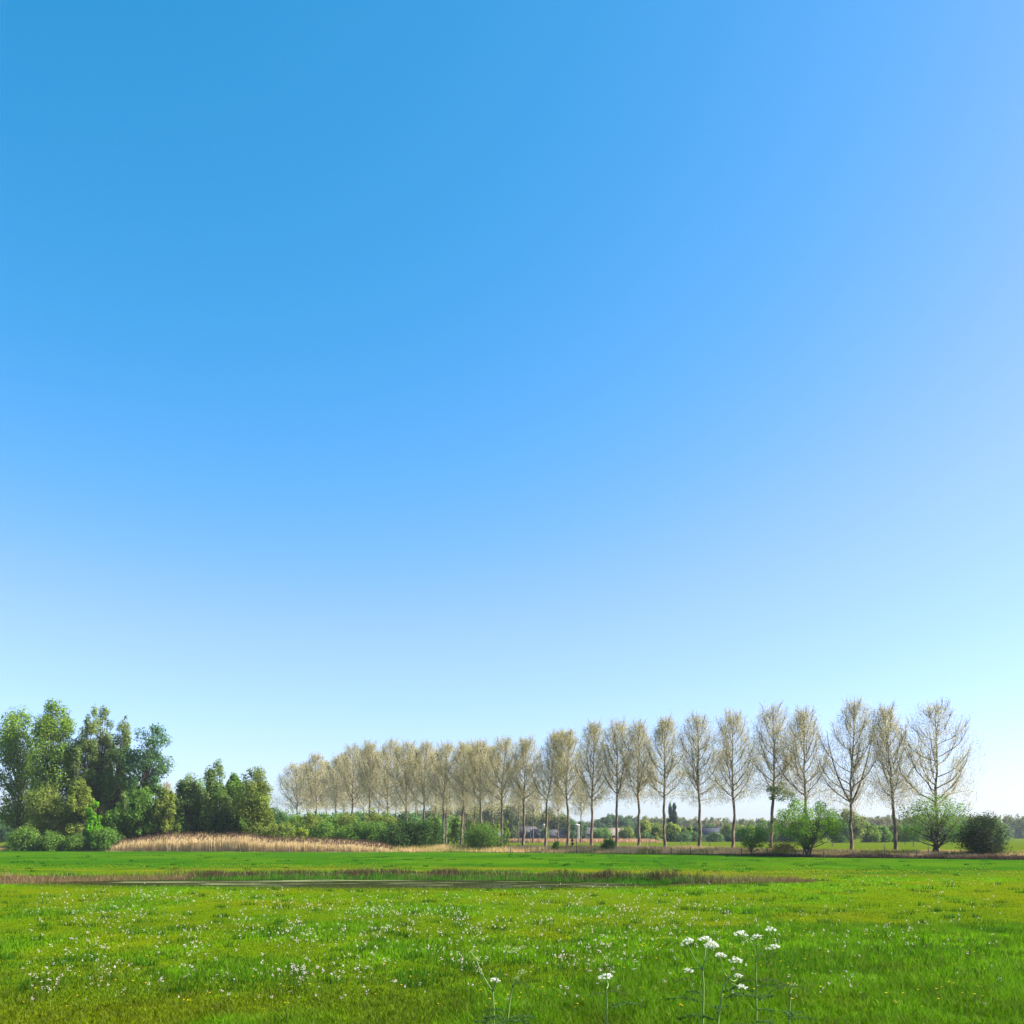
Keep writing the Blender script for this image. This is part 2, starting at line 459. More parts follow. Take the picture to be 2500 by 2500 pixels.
strip('sedge', 'brown withered sedge along the far bank of the pond', 'sedge', band_brown, 34000,
      lambda x, y, r: r.uniform(0.12, 0.42, len(x)) * (0.25 + 1.35 * fbm(x / 1.6, y / 1.6, 8, 3)) * (1 + 0.45 * sstep((x - 3) / 5)) * (1 - 0.45 * sstep((x - 13) / 5)),
      lambda Y: 0.022 + 0 * Y, brown_cols, M_STRAW, 0.3, 31)
strip('rushes', 'bright green rushes standing in the water along the far pond edge', 'rushes', band(0.72, 0.90, -23, 11), 15000,
      lambda x, y, r: r.uniform(0.30, 0.62, len(x)) * sstep((x + 23.5) / 4) * (1 - 0.6 * sstep((x - 6) / 5)) * (0.75 + 0.5 * fbm(x / 1.2, y, 4, 2)),
      lambda Y: 0.03 + 0 * Y, lambda x, y, r: lerp(np.array((0.03, 0.13, 0.005)), np.array((0.07, 0.22, 0.008)), fbm(x / 1.5, y / 1.5, 14, 3)[:, None]), M_GRASS, 0.15, 32)
strip('lip_grass', 'longer tufted grass along the near edge of the pond', 'grass', band(-0.12, 0.12, -26, 15), 9000,
      lambda x, y, r: r.uniform(0.05, 0.16, len(x)), lambda Y: 0.02 + 0 * Y,
      lambda x, y, r: lerp(ground_col(x, y), np.array((0.09, 0.12, 0.02)), 0.4), M_GRASS, 0.35, 33)

def edge_band(u0, u1, e0, e1):
    def f(rng, n):
        u = rng.uniform(u0, u1, n); off = rng.uniform(e0, e1, n)
        Y = np.full(n, 130.0)
        for _ in range(40): Y = 0.5 * Y + 0.5 * (edgeY(PX(u, Y)) + off)
        return PX(u, Y), Y
    return f
_ru = [235, 275, 300, 430, 600, 660, 720, 850, 930, 960]; _rh = [0.35, 1.1, 1.7, 2.5, 2.5, 1.9, 1.75, 1.45, 0.9, 0.3]
def reed_h(x, y, r):
    u = CX + x / y * FPX
    return np.interp(u, _ru, _rh) * r.uniform(0.72, 1.06, len(x)) * (0.86 + 0.28 * fbm(x / 2.5, y / 2.5, 19, 3))
strip('reed_bed', 'tan bed of dry reeds with dark plumes in front of the wood', 'reeds', edge_band(235, 958, 1.0, 9.0), 26000, reed_h,
      lambda Y: 0.05 + 0 * Y, lambda x, y, r: lerp(np.array((0.48, 0.355, 0.17)), np.array((0.64, 0.49, 0.26)), fbm(x / 2, y / 4, 77, 3)[:, None]), M_STRAW, 0.05, 34,
      plume=(0.10, 0.30, 0.045, (0.10, 0.06, 0.04)))
def verge_cols(x, y, r):
    n = fbm(x / 3.2, y / 2.6, 71, 4)[:, None]
    c = lerp(np.array((0.52, 0.35, 0.19)), np.array((0.42, 0.33, 0.12)), fbm(x / 2, y / 2, 72, 2)[:, None])
    u = (CX + x / y * FPX)[:, None]
    grn = sstep((n - 0.50) / 0.1) * (0.7 + 0.3 * sstep((u - 1450) / 200))
    return lerp(c, np.array((0.13, 0.16, 0.02)), grn)
strip('verge_grass', 'tall tan dead grass on the verge below the poplar row', 'grass', edge_band(930, 2640, 0.6, 17), 42000,
      lambda x, y, r: r.uniform(0.2, 0.75, len(x)) * (0.5 + 0.9 * fbm(x / 3, y / 2, 15, 3)) * (1 - 0.4 * sstep((CX + x / y * FPX - 1650) / 300)), lambda Y: 0.045 + 0 * Y, verge_cols, M_STRAW, 0.22, 35)
strip('bank_grass', 'low straw coloured grass at the foot of the left wood', 'grass', edge_band(-250, 330, 0.4, 5), 7000,
      lambda x, y, r: r.uniform(0.15, 0.5, len(x)), lambda Y: 0.05 + 0 * Y, lambda x, y, r: np.tile((0.30, 0.24, 0.10), (len(x), 1)), M_STRAW, 0.25, 36)
strip('bramble_strip', 'dark brown bramble tangle along the fence below the poplars', 'brambles', edge_band(1600, 2640, 0.2, 2.2), 17000,
      lambda x, y, r: r.uniform(0.15, 0.6, len(x)) * (0.35 + 1.1 * fbm(x / 3.5, y / 3, 25, 3)) * sstep((CX + x / y * FPX - 1580) / 400), lambda Y: 0.05 + 0 * Y,
      lambda x, y, r: lerp(np.array((0.045, 0.03, 0.024)), np.array((0.13, 0.085, 0.055)), fbm(x / 1.5, y / 1.5, 26, 3)[:, None]), M_STRAW, 0.6, 37)
strip('ditch_shade_weeds', 'low weeds coloured dark as shade in the shallow ditch where the meadow ends', 'weeds', edge_band(960, 2640, -0.6, 0.7), 14000,  # weeds added with a dark colour that stands for the ditch slope's shade
      lambda x, y, r: r.uniform(0.06, 0.28, len(x)), lambda Y: 0.05 + 0 * Y,
      lambda x, y, r: np.tile((0.018, 0.038, 0.012), (len(x), 1)), M_GRASS, 0.5, 38)
def far_reed(rng, n):
    u = rng.uniform(1195, 1650, n); Y = rng.uniform(300, 330, n); return PX(u, Y), Y
strip('distant_reeds', 'distant tan reeds in front of the farm buildings', 'reeds', far_reed, 12000,
      lambda x, y, r: r.uniform(0.6, 1.5, len(x)) * sstep((1640 - (CX + x / y * FPX)) / 60), lambda Y: 0.16 + 0 * Y, lambda x, y, r: np.tile((0.42, 0.25, 0.13), (len(x), 1)), M_STRAW, 0.1, 39)

# ------------------------------------------------------------------ haze
hm, hn, hl = new_mat('haze')
pv = hn.new("ShaderNodeVolumePrincipled"); pv.inputs['Color'].default_value = (0.80, 0.90, 1.0, 1); pv.inputs['Density'].default_value = 0.0001
ho_ = hn.new("ShaderNodeOutputMaterial"); hl.new(pv.outputs[0], ho_.inputs['Volume'])
hb = MB()
hx, hy0, hy1, hz0, hz1 = 4100, -130, 6600, -3.0, 32.0
hb.add([(-hx, hy0, hz0), (hx, hy0, hz0), (hx, hy1, hz0), (-hx, hy1, hz0), (-hx, hy0, hz1), (hx, hy0, hz1), (hx, hy1, hz1), (-hx, hy1, hz1)],
       [[0, 3, 2, 1], [4, 5, 6, 7], [0, 1, 5, 4], [1, 2, 6, 5], [2, 3, 7, 6], [3, 0, 4, 7]])
tag(hb.obj('haze', hm), kind='stuff', label='thin pale haze lying over the whole landscape', cat='haze')

# ------------------------------------------------------------------ poplars of the row
PALE = np.array((0.58, 0.52, 0.34)); GOLD = np.array((0.45, 0.38, 0.075)); BRONZE = np.array((0.42, 0.33, 0.22)); OLV = np.array((0.31, 0.35, 0.12))

def make_poplar(seed, base, H, cw, bf, lean=(0, 0), nleaf=9000, lsize=0.15, r0=0.25, gold=0.5, fork=False, stem_mat=None, nprim=24):
    rng = np.random.default_rng(seed)
    base = np.asarray(base, float)
    tb_, lb = MB(), MB()
    n = 26; tt = np.linspace(0, 1, n)
    wob = np.cumsum(rng.normal(size=(n, 2)) * 0.065, 0); wob -= wob[0]
    P = np.stack([lean[0] * tt ** 1.15 + wob[:, 0], lean[1] * tt + wob[:, 1], tt * H * 0.97], 1) + base
    R = r0 * np.where(tt < bf, 1 - 0.35 * tt / max(bf, .01), 0.65 * np.clip((1 - tt) / (1 - bf), 0, 1) ** 1.05) + 0.016
    R[0] *= 1.35
    R *= 1 + 0.05 * rng.normal(size=n)
    P[0, 2] -= 0.35
    tb_.add(*tube(P, R, 8))
    def trunk_at(t): return np.array([np.interp(t, tt, P[:, k]) for k in range(3)]), float(np.interp(t, tt, R))
    ph = rng.uniform(0, 6.28, 6)
    def rag(t, az): return 1 + .13 * math.sin(2 * az + ph[0] + 5 * t) + .12 * math.sin(13 * t + ph[1] + az) + .09 * math.sin(29 * t + ph[2] - 3 * az)
    def env(t):   # half width of the crown at relative height t
        q = np.clip((t - bf) / (1 - bf), 0, 1)
        return cw * 0.5 * np.interp(q, [0, .08, .2, .38, .6, .8, .92, 1], [.66, .94, 1.0, .97, .84, .62, .42, .14])
    segs0, segs1, srad, sclump = [], [], [], []
    az = rng.uniform(0, 6.28)
    starts = np.concatenate([bf + (0.9 - bf) * np.linspace(0, 1, nprim) ** 1.12])
    for i, t in enumerate(starts):
        az += 2.4 + rng.uniform(-.5, .5)
        p0, rr = trunk_at(t)
        low = (t - bf) / (1 - bf)
        rise = (0.12 + 0.13 * rng.random()) * (1 - low) + 0.09
        te = min(t + rise, 0.985)
        Rr = env(min(te, 0.97)) * rng.uniform(0.62, 1.08) * rag(te, az)
        if low < 0.10: Rr *= rng.uniform(0.8, 1.1)
        m = 8; s = np.linspace(0, 1, m)
        out = Rr * (1 - (1 - s) ** 1.4); up = (te - t) * H * (0.55 * s + 0.45 * s ** 2.2)
        d = np.array((math.cos(az), math.sin(az)))
        cur = rng.normal() * 0.12
        side = np.array((-d[1], d[0]))
        B = np.stack([p0[0] + d[0] * out + side[0] * cur * out * s, p0[1] + d[1] * out + side[1] * cur * out * s, p0[2] + up], 1)
        B[1:] += rng.normal(size=(m - 1, 3)) * 0.05
        br = min(rr * rng.uniform(0.34, 0.54), 0.09) * (1 - s) ** 0.8 + 0.014
        tb_.add(*tube(B, br, 5))
        L = np.linalg.norm(B[-1] - B[0])
        ns = int(6 + L * 1.6)
        for k in range(ns):
            sk = rng.uniform(0.15, 1.0)
            q0 = np.array([np.interp(sk, s, B[:, c]) for c in range(3)])
            az2 = az + rng.normal() * 1.1
            ln = (0.32 * L * (1.15 - sk) + 0.5) * rng.uniform(0.6, 1.2)
            tilt = rng.uniform(0.25, 0.75) + (0.35 if low < .12 else 0)
            dirv = np.array((math.cos(az2) * math.sin(tilt), math.sin(az2) * math.sin(tilt), math.cos(tilt)))
            q1 = q0 + dirv * ln * 0.55 + rng.normal(size=3) * 0.06
            q2 = q1 + (dirv + np.array((0, 0, .45))) * ln * 0.42
            top = base[2] + H
            if q2[2] > top: q2[2] = top - rng.random() * .3
            r1 = 0.022 * (1.1 - .5 * sk) + 0.008
            segs0 += [q0, q1]; segs1 += [q1, q2]; srad += [(r1, r1 * .7), (r1 * .7, 0.009)]
            cl = rng.random(); sclump += [cl, cl]
        # leafing end of the branch itself
        for a_, b_ in ((4, 5), (5, 6), (6, 7)):
            segs0.append(B[a_]); segs1.append(B[b_]); srad.append((0.004, 0.004)); sclump.append(rng.random())
    for k in range(16, n - 1):
        segs0.append(P[k]); segs1.append(P[k + 1]); srad.append((0.004, 0.004)); sclump.append(rng.random())
    # fine drooping skirt below the crown
    for k in range(9):
        t = bf + rng.uniform(-0.02, 0.06); p0, rr = trunk_at(t); az = rng.uniform(0, 6.28); ln = env(bf + .15) * rng.uniform(0.5, 0.95)
        d = np.array((math.cos(az), math.sin(az), rng.uniform(0.15, 0.55)))
        q1 = p0 + d * ln * .5; q2 = q1 + np.array((d[0], d[1], d[2] * 0.4)) * ln * .5
        segs0 += [p0, q1]; segs1 += [q1, q2]; srad += [(.026, .018), (.018, .009)]; cl = rng.random(); sclump += [cl, cl]
    # fine shoots that fill the crown's volume between the limbs
    for k in range(900):
        q = rng.random() ** .85 * .97; t = bf + (1 - bf) * q; p0, rr = trunk_at(t); az = rng.uniform(0, 6.283); rad = env(t) * math.sqrt(rng.uniform(.08, 1.0)) * rag(t, az)
        d = np.array((math.cos(az), math.sin(az), 0))
        q1 = p0 + d * rad; ln = rng.uniform(.7, 1.7)
        q0 = q1 - (d * .45 + np.array((0, 0, .85)) + rng.normal(size=3) * .2) * ln
        segs0.append(q0); segs1.append(q1); srad.append((.009, .005)); sclump.append(rng.random())
    segs0 = np.array(segs0); segs1 = np.array(segs1); srad = np.array(srad); sclump = np.array(sclump)
    V, F = sticks(segs0, segs1, srad[:, 0], srad[:, 1]); tb_.add(V, F)
    # twigs
    ln = np.linalg.norm(segs1 - segs0, axis=1)
    pr = ln / ln.sum(); nt = 500
    pk = rng.choice(len(ln), nt, p=pr); f = rng.random((nt, 1)); t0 = lerp(segs0[pk], segs1[pk], f)
    t1 = t0 + unit(rng.normal(size=(nt, 3)) * .55 + np.array((0, 0, .8))) * rng.uniform(.3, .9, (nt, 1))
    V, F = sticks(t0, t1, 0.008, 0.005); tb_.add(V, F)
    # leaves
    A0 = np.concatenate([segs0, t0]); A1 = np.concatenate([segs1, t1]); cl = np.concatenate([sclump, sclump[pk]])
    ln = np.linalg.norm(A1 - A0, axis=1) + 0.1
    hrel = ((A0[:, 2] - base[2]) / H - bf) / (1 - bf)
    wgt = ln * (1.15 - 0.42 * np.clip(hrel, 0, 1)) * (0.5 + 1.0 * cl ** 1.5)
    pk = rng.choice(len(ln), nleaf, p=wgt / wgt.sum())
    c = lerp(A0[pk], A1[pk], rng.random((nleaf, 1))) + rng.normal(size=(nleaf, 3)) * np.array((.30, .30, .24))
    nr = rng.normal(size=(nleaf, 3)) + np.array((0.2, -0.3, .3))
    sz = lsize * rng.uniform(.6, 1.25, nleaf)
    V, F = leaves(c, sz, nr, rng, 0.7)
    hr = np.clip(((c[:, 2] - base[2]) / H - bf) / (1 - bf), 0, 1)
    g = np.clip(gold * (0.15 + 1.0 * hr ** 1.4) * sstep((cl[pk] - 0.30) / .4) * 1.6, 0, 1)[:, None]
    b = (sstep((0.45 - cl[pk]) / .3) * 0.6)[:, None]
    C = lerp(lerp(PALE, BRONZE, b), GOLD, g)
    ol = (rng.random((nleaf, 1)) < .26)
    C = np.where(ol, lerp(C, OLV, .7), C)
    C = jit(C, rng, nleaf, 0.22)
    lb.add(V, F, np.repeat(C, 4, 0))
    return tb_, lb

def put_tree(name, label, cat, group, base, tb_, lb, bark, leafmat, extra=None):
    r = empty(name, tuple(base)); tag(r, label, cat, group)
    tb_.obj('trunk', bark, r, smooth=True, origin=base)
    lb.obj('crown', leafmat, r, origin=base)
    return r

POP = [ # picture column of the trunk, top row, crown base row, crown width m, lean m, gold, label
 (2288, 1696, 1962, 9.2, -0.6, .45, 'sparse wide-crowned poplar rising behind the spreading shrub at the right end of the row'),
 (2187, 1703, 1945, 5.0, -0.5, .35, 'slim poplar with two pointed tops between the forked poplar and the last one'),
 (2078, 1690, 1962, 8.0, -0.2, .45, 'tallest poplar of the row, its trunk forking low into two strong limbs'),
 (1971, 1712, 1945, 6.2, -0.2, .40, 'poplar whose trunk stands in the big round green shrub by the fence'),
 (1883, 1703, 1930, 6.8, 0.0, .45, 'poplar with bright green side shoots hanging from its trunk below the crown'),
 (1788, 1719, 1948, 6.8, -0.3, .50, 'poplar just left of the small dark leafy bush on the verge'),
 (1707, 1727, 1948, 6.4, -0.4, .50, 'poplar standing between the dark twin columnar poplars and the far slate roof'),
 (1624, 1736, 1945, 6.4, 0.0, .60, 'poplar rising just left of the distant dark columnar poplars'),
 (1558, 1744, 1942, 6.2, 0.0, .60, 'poplar with a straight bare trunk right of the distant round wood'),
 (1505, 1742, 1945, 6.2, 0.4, .62, 'poplar whose trunk base is hidden by the low leafy bush on the verge'),
 (1443, 1748, 1958, 6.2, 0.3, .68, 'poplar with a pale trunk between the grey silo and the pale roofed barn'),
 (1386, 1767, 1952, 6.2, 0.2, .70, 'poplar standing just left of the squat grey silo and the tall post'),
 (1332, 1772, 1950, 5.6, 2.4, .62, 'poplar leaning clearly to the right beside the cream silo'),
 (1277, 1789, 1952, 6.2, 0.3, .58, 'poplar in front of the left end of the dark barns'),
 (1225, 1787, 1955, 6.2, 0.2, .58, 'poplar rising behind the right edge of the round dark bush'),
 (1177, 1793, 1955, 6.2, 0.2, .60, 'poplar rising behind the middle of the round dark bush'),
 (1125, 1800, 1957, 6.2, 0.6, .58, 'poplar with its pale trunk standing in tan reeds left of the round bush'),
 (1082, 1800, 1958, 6.2, 1.0, .56, 'bright-trunked leaning poplar at the right end of the dark green bushes'),
 (1035, 1798, 1962, 6.2, 0.6, .55, 'poplar above the right end of the long dark bush'),
 (992, 1798, 1965, 6.4, 0.2, .55, 'poplar above the middle of the long dark bush'),
 (943, 1793, 1975, 6.6, 1.0, .52, 'poplar with low spreading limbs leaning out over the hedge'),
 (900, 1799, 1945, 6.0, 0.8, .55, 'poplar with a dark slanting trunk above the middle of the hedge'),
 (860, 1806, 1965, 6.6, 0.2, .48, 'poplar with many fine upright limbs over the dense green hedge'),
 (816, 1833, 1965, 5.2, 0.2, .30, 'small thin poplar squeezed between two fuller ones over the hedge'),
 (774, 1830, 1965, 6.4, 0.2, .38, 'second poplar from the left end of the row'),
 (729, 1855, 1972, 8.2, 0.0, .25, 'palest and lowest poplar, its fan of limbs ending the row at the left'),
]
POP_BASE = []
for i, (u, vt, vb, cw, ln, gold, lab) in enumerate(POP):
    k = (u - CX) / FPX; t = (52.7 - 114.7 * k) / (107.7 + 124.3 * k); Y = 114.7 + 124.3 * t
    x = PX(u, Y); z = float(terrain(x, Y)); base = np.array((x, Y, z)); POP_BASE.append(base)
    H = PZ(vt, Y) - z; bf = (PZ(vb, Y) - z) / H
    tb_, lb = make_poplar(100 + i, base, H, cw * (1.40 if i < 13 else 1.58) * (1 + .10 * math.sin(i * 2.3)), bf, (ln + .35 * math.sin(i * 4.1), .5 * math.sin(i * 1.7)), int(lerp(23000, 19000, min(t, 1))), lerp(0.12, 0.18, min(t, 1)), 0.25, gold)
    if i == 2:   # second strong limb of the forked poplar
        s = np.linspace(0, 1, 9)
        hb = H * 0.30
        B = np.stack([x + 3.0 * (1 - (1 - s) ** 1.6), Y + 0 * s, z + hb + 0.55 * H * s ** 1.15], 1)
        tb_.add(*tube(B, 0.14 * (1 - s) + 0.03, 6))
        s2 = np.linspace(0, 1, 9)
        B = np.stack([x - 3.1 * (1 - (1 - s2) ** 1.5), Y + 0.4 * s2, z + hb + 0.46 * H * s2 ** 1.15], 1)
        tb_.add(*tube(B, 0.11 * (1 - s2) + 0.025, 6))
    r = put_tree('poplar_tree', lab, 'tree', 'poplars in the long row', base, tb_, lb, M_BARK, M_LEAF)
    if i == 4:
        rg = np.random.default_rng(9); sb = MB()
        for (cu, cv, rr, nn) in ((1881, 1926, .75, 260), (1893, 1936, .85, 230), (1906, 1926, .9, 240), (1920, 1934, .9, 210), (1908, 1950, .8, 120), (1932, 1942, .8, 180), (1942, 1956, .7, 150), (1932, 1966, .6, 90), (1884, 1948, .45, 110), (1908, 1914, .5, 70)):
            c = np.array((PX(cu, Y), Y + rg.normal() * .4, PZ(cv, Y)))
            dd = unit(rg.normal(size=(nn, 3))); p = c + dd * rr * rg.random((nn, 1)) ** .5 * np.array((1.2, 1, .8))
            V, F = leaves(p, 0.22 * rg.uniform(.7, 1.2, nn), dd + rg.normal(size=(nn, 3)) * .6, rg, .7)
            sb.add(V, F, np.repeat(jit(lerp(np.array((.045, .14, .012)), np.array((.12, .25, .02)), rg.random((nn, 1))), rg, nn), 4, 0))
            V, F = sticks([[x, Y, PZ(1940, Y)]], [c], 0.03, 0.012); sb.add(V, F, np.array((.05, .05, .03)))
        sb.obj('side_shoots', M_LEAF, r, origin=base)

# young avenue further back
for i, (u, vt, vb, Y, w, lab) in enumerate(((1266, 1905, 1985, 290, 7, 'thin distant poplar in front of the first dark barn gable'), (1302, 1900, 1985, 285, 7, 'thin distant poplar beside the small white topped tank'),
        (1419, 1893, 1985, 280, 7.5, 'thin distant poplar just right of the grey silo'), (1137, 1880, 1975, 250, 7, 'thin pale-trunked poplar standing behind the tan reeds left of the round bush'),
        (1089, 1890, 1980, 255, 7, 'thin pale poplar close behind the bright-trunked leaning poplar'), (1362, 1910, 1985, 300, 8, 'thin distant poplar behind the barns right of the cream silo'))):
    x = PX(u, Y); z = float(terrain(x, Y)); base = np.array((x, Y, z)); H = PZ(vt, Y) - z
    tb_, lb = make_poplar(300 + i, base, H, w, (PZ(vb, Y) - z) / H, (0.2, 0), 5000, 0.24, 0.19, .35)
    put_tree('young_poplar', lab, 'tree', 'thin poplars behind the row', base, tb_, lb, M_BARK, M_LEAF)

BEH = [(752, 'thin poplar filling the gap behind the two leftmost poplars'), (795, 'thin poplar behind the small thin poplar, left of it'), (838, 'thin poplar behind and right of the small thin poplar'), (889, 'thin poplar with a pale trunk close behind the dark slanting trunk'),
       (922, 'thin poplar behind the low spreading poplar, left of it'), (968, 'thin poplar behind and right of the low spreading poplar'), (1014, 'thin poplar in the gap above the right end of the hedge'), (1060, 'thin poplar just left of and behind the bright-trunked poplar'),
       (1155, 'thin poplar in the gap above the left half of the round bush'), (1202, 'thin poplar in the gap above the right half of the round bush')]
for i, (u, lab) in enumerate(BEH):
    k = (u - CX) / FPX; t = (52.7 - 114.7 * k) / (107.7 + 124.3 * k); Y = (114.7 + 124.3 * t) * 1.2
    x = PX(u, Y); z = float(terrain(x, Y)); base = np.array((x, Y, z))
    vt = np.interp(u, [729, 774, 816, 860, 1225], [1858, 1836, 1838, 1812, 1800]) + 7 + 5 * math.sin(i * 2.1); H = PZ(vt, Y) - z
    tb_, lb = make_poplar(360 + i, base, H, 9.5, (PZ(1972, Y) - z) / H, (0.2, 0), 13000, 0.20, 0.19, .4)
    put_tree('young_poplar', lab, 'tree', 'thin poplars behind the row', base, tb_, lb, M_BARK, M_LEAF)

# ------------------------------------------------------------------ leafy trees and bushes
def prof(shape, h):
    h = np.clip(h, 0, 1)
    if shape == 'round': return np.sqrt(np.clip(1 - (2 * h - 1) ** 2, 0, 1))
    if shape == 'ovoid': return np.interp(h, [0, .15, .4, .65, .85, 1], [.5, .85, 1, .94, .70, .30])
    if shape == 'spire': return np.interp(h, [0, .15, .35, .6, .85, 1], [.5, .95, 1, .82, .52, .16])
    if shape == 'column': return np.interp(h, [0, .1, .3, .7, .93, 1], [.5, .9, 1, .85, .5, .15])
    return np.interp(h, [0, .2, .5, .8, 1], [.85, 1, .92, .62, .15])     # bush

def leafy(seed, base, H, W, cb, cols, ncl=40, nleaf=6000, lsize=0.35, shape='ovoid', lean=0.0, rc=0.16, tall=1.25, depth=1.0, stems=1, r0=None, gap=0.0, droop=0.0, limbs=True, dxs=None):
    """crown of many leaf clumps carried on limbs; cb = relative height of the crown's base"""
    rng = np.random.default_rng(seed); base = np.asarray(base, float)
    ncl = int(ncl * 1.35); nleaf = int(nleaf * 1.9); W = W * 1.14
    tb_, lb = MB(), MB()
    r0 = r0 or max(0.05, H * 0.013)
    c1, c2 = (np.array(c) * np.array((1.95, 1.72, 1.0)) for c in cols)
    tops = []
    for s_ in range(stems):
        n = 10; tt = np.linspace(0, 1, n)
        off = (rng.normal() * W * 0.10, rng.normal() * W * .1) if stems > 1 else (0, 0)
        spread = (rng.normal() * W * .22, rng.normal() * W * .22) if stems > 1 else (0, 0)
        wob = np.cumsum(rng.normal(size=(n, 2)) * H * 0.006, 0)
        P = np.stack([base[0] + off[0] * .3 + lean * tt ** 1.2 + spread[0] * tt + wob[:, 0], base[1] + off[1] * .3 + spread[1] * tt + wob[:, 1], base[2] + tt * H * .86 - 0.1], 1)
        R = r0 / math.sqrt(stems) * (1 - tt) ** .85 + .012
        tb_.add(*tube(P, R, 6)); tops.append((P, tt, R))
    # clump centres
    h = rng.random(ncl * 6); ok = rng.random(ncl * 6) < prof(shape, h) ** 1.1; h = h[ok][:ncl]; ncl = len(h)
    az = rng.uniform(0, 6.283, ncl); out_ = np.where(rng.random(ncl) < .2, rng.uniform(1.0, 1.16, ncl), rng.uniform(.86, 1.02, ncl)); rr = out_ * np.sqrt(rng.uniform(.12, 1, ncl)) * prof(shape, h) * W * .5 * (1 - rc * .9)
    hh = cb + (1 - cb) * h
    C = np.stack([base[0] + lean * hh ** 1.2 + np.cos(az) * rr, base[1] + np.sin(az) * rr * depth, base[2] + hh * H * (1 - rc * .35)], 1)
    rad = W * rc * rng.uniform(.5, 1.3, ncl) * (0.55 + 0.6 * prof(shape, h))
    if limbs:
        for i in range(ncl):
            P, tt, R = tops[i % stems]
            ta = np.clip(hh[i] * rng.uniform(.45, .75), cb * .5, .95)
            p0 = np.array([np.interp(ta, tt, P[:, k]) for k in range(3)]); ra = float(np.interp(ta, tt, R))
            s = np.linspace(0, 1, 5)[:, None]
            mid = lerp(p0, C[i], .5) - np.array((0, 0, .06 * H * rng.random()))
            B = (1 - s) ** 2 * p0 + 2 * s * (1 - s) * mid + s ** 2 * C[i]
            tb_.add(*tube(B, ra * .5 * (1 - s[:, 0]) + .012, 4))
    wl_ = rad ** 2; cnt = np.maximum((wl_ / wl_.sum() * nleaf).astype(int), 8)
    idx = np.repeat(np.arange(ncl), cnt); n = len(idx)
    d = unit(rng.normal(size=(n, 3)))
    p = C[idx] + d * (rad[idx] * rng.uniform(gap, 1, n) ** .45)[:, None] * np.array((1, 1, tall))
    p[:, 2] = np.maximum(p[:, 2], base[2] + .05)
    V, F = leaves(p, lsize * rng.uniform(.6, 1.3, n), d * .9 + rng.normal(size=(n, 3)) * .55 + np.array((0, 0, .2 - droop)), rng, .68)
    cm = rng.random(ncl) * .75 + .25 * h
    Cc = lerp(c1, c2, np.clip(cm[idx] + rng.normal(size=n) * .18, 0, 1)[:, None])
    lb.add(V, F, np.repeat(jit(Cc, rng, n, .2), 4, 0))
    return tb_, lb

SILVER = ((.050, .094, .036), (.125, .180, .080)); LIGHT = ((.045, .098, .014), (.115, .195, .034)); OLIVEC = ((.048, .086, .018), (.120, .165, .044))
MID = ((.030, .084, .018), (.084, .166, .036)); DARK = ((.012, .036, .012), (.035, .078, .022)); BRIGHT = ((.045, .16, .006), (.090, .24, .010)); TEAL = ((.024, .070, .036), (.062, .130, .058))
_seed = [500]
def tree(name, label, cat, group, u, Y, vtop, wpx, cols, cb=.12, ncl=40, nleaf=6000, lsize=.36, shape='ovoid', ubase=None, bark=None, vbase=None, **k):
    _seed[0] += 1
    ub = u if ubase is None else ubase
    x = PX(ub, Y); z = float(terrain(x, Y)); base = np.array((x, Y, z))
    H = PZ(vtop, Y) - z; W = wpx / FPX * Y
    tb_, lb = leafy(_seed[0], base, H, W, cb, cols, ncl, nleaf, lsize, shape, lean=PX(u, Y) - x, **k)
    return put_tree(name, label, cat, group, base, tb_, lb, bark or M_BARKD, M_LEAF)

GW = 'trees of the wood on the left'
tree('broad_tree', 'tall light green broad tree at the far left edge of the wood', 'tree', GW, 45, 176, 1714, 120, LIGHT, .15, 60, 9000, .38, 'ovoid')
tree('broad_tree', 'tall light green rounded tree left of the silvery poplars', 'tree', GW, 138, 172, 1706, 116, LIGHT, .15, 70, 11000, .36, 'ovoid')
_keep = _seed[0]; _seed[0] = 880
tree('green_tree', 'deep green broad tree filling the wood behind the silvery poplars', 'tree', GW, 208, 184, 1815, 130, MID, .05, 50, 6500, .36, 'ovoid')
tree('green_tree', 'deep green tree in the shade behind the rightmost silvery peak', 'tree', GW, 292, 184, 1850, 104, MID, .05, 44, 5200, .36, 'ovoid')
tree('green_tree', 'deep green tree filling the gap between the two dark peaked trees', 'tree', GW, 494, 178, 1896, 104, MID, .05, 44, 5200, .34, 'ovoid')
tree('green_tree', 'deep green tree behind the left side of the light rounded tree', 'tree', GW, 586, 178, 1904, 76, MID, .05, 36, 4200, .34, 'ovoid')
_seed[0] = _keep
tree('silver_poplar', 'grey green silvery poplar, leftmost of the three narrow peaks', 'tree', GW, 226, 170, 1712, 66, SILVER, .22, 52, 7500, .33, 'spire', ubase=185, tall=1.7)
tree('silver_poplar', 'grey green silvery poplar, tallest and middle one of the three narrow peaks', 'tree', GW, 260, 173, 1709, 72, SILVER, .22, 56, 7800, .33, 'spire', ubase=225, tall=1.7)
tree('silver_poplar', 'grey green silvery poplar, rightmost of the three narrow peaks', 'tree', GW, 303, 171, 1726, 66, SILVER, .2, 52, 7200, .33, 'spire', ubase=270, tall=1.6)
tree('leaning_tree', 'airy tree leaning to the right out of the tall wood', 'tree', GW, 376, 168, 1757, 104, TEAL, .42, 46, 5200, .34, 'round', ubase=318, rc=.15, tall=1.0, gap=.1)
tree('willow_tree', 'yellowish green willow low in front of the tall light trees', 'tree', GW, 118, 163, 1920, 112, OLIVEC, .1, 44, 6500, .34, 'ovoid')
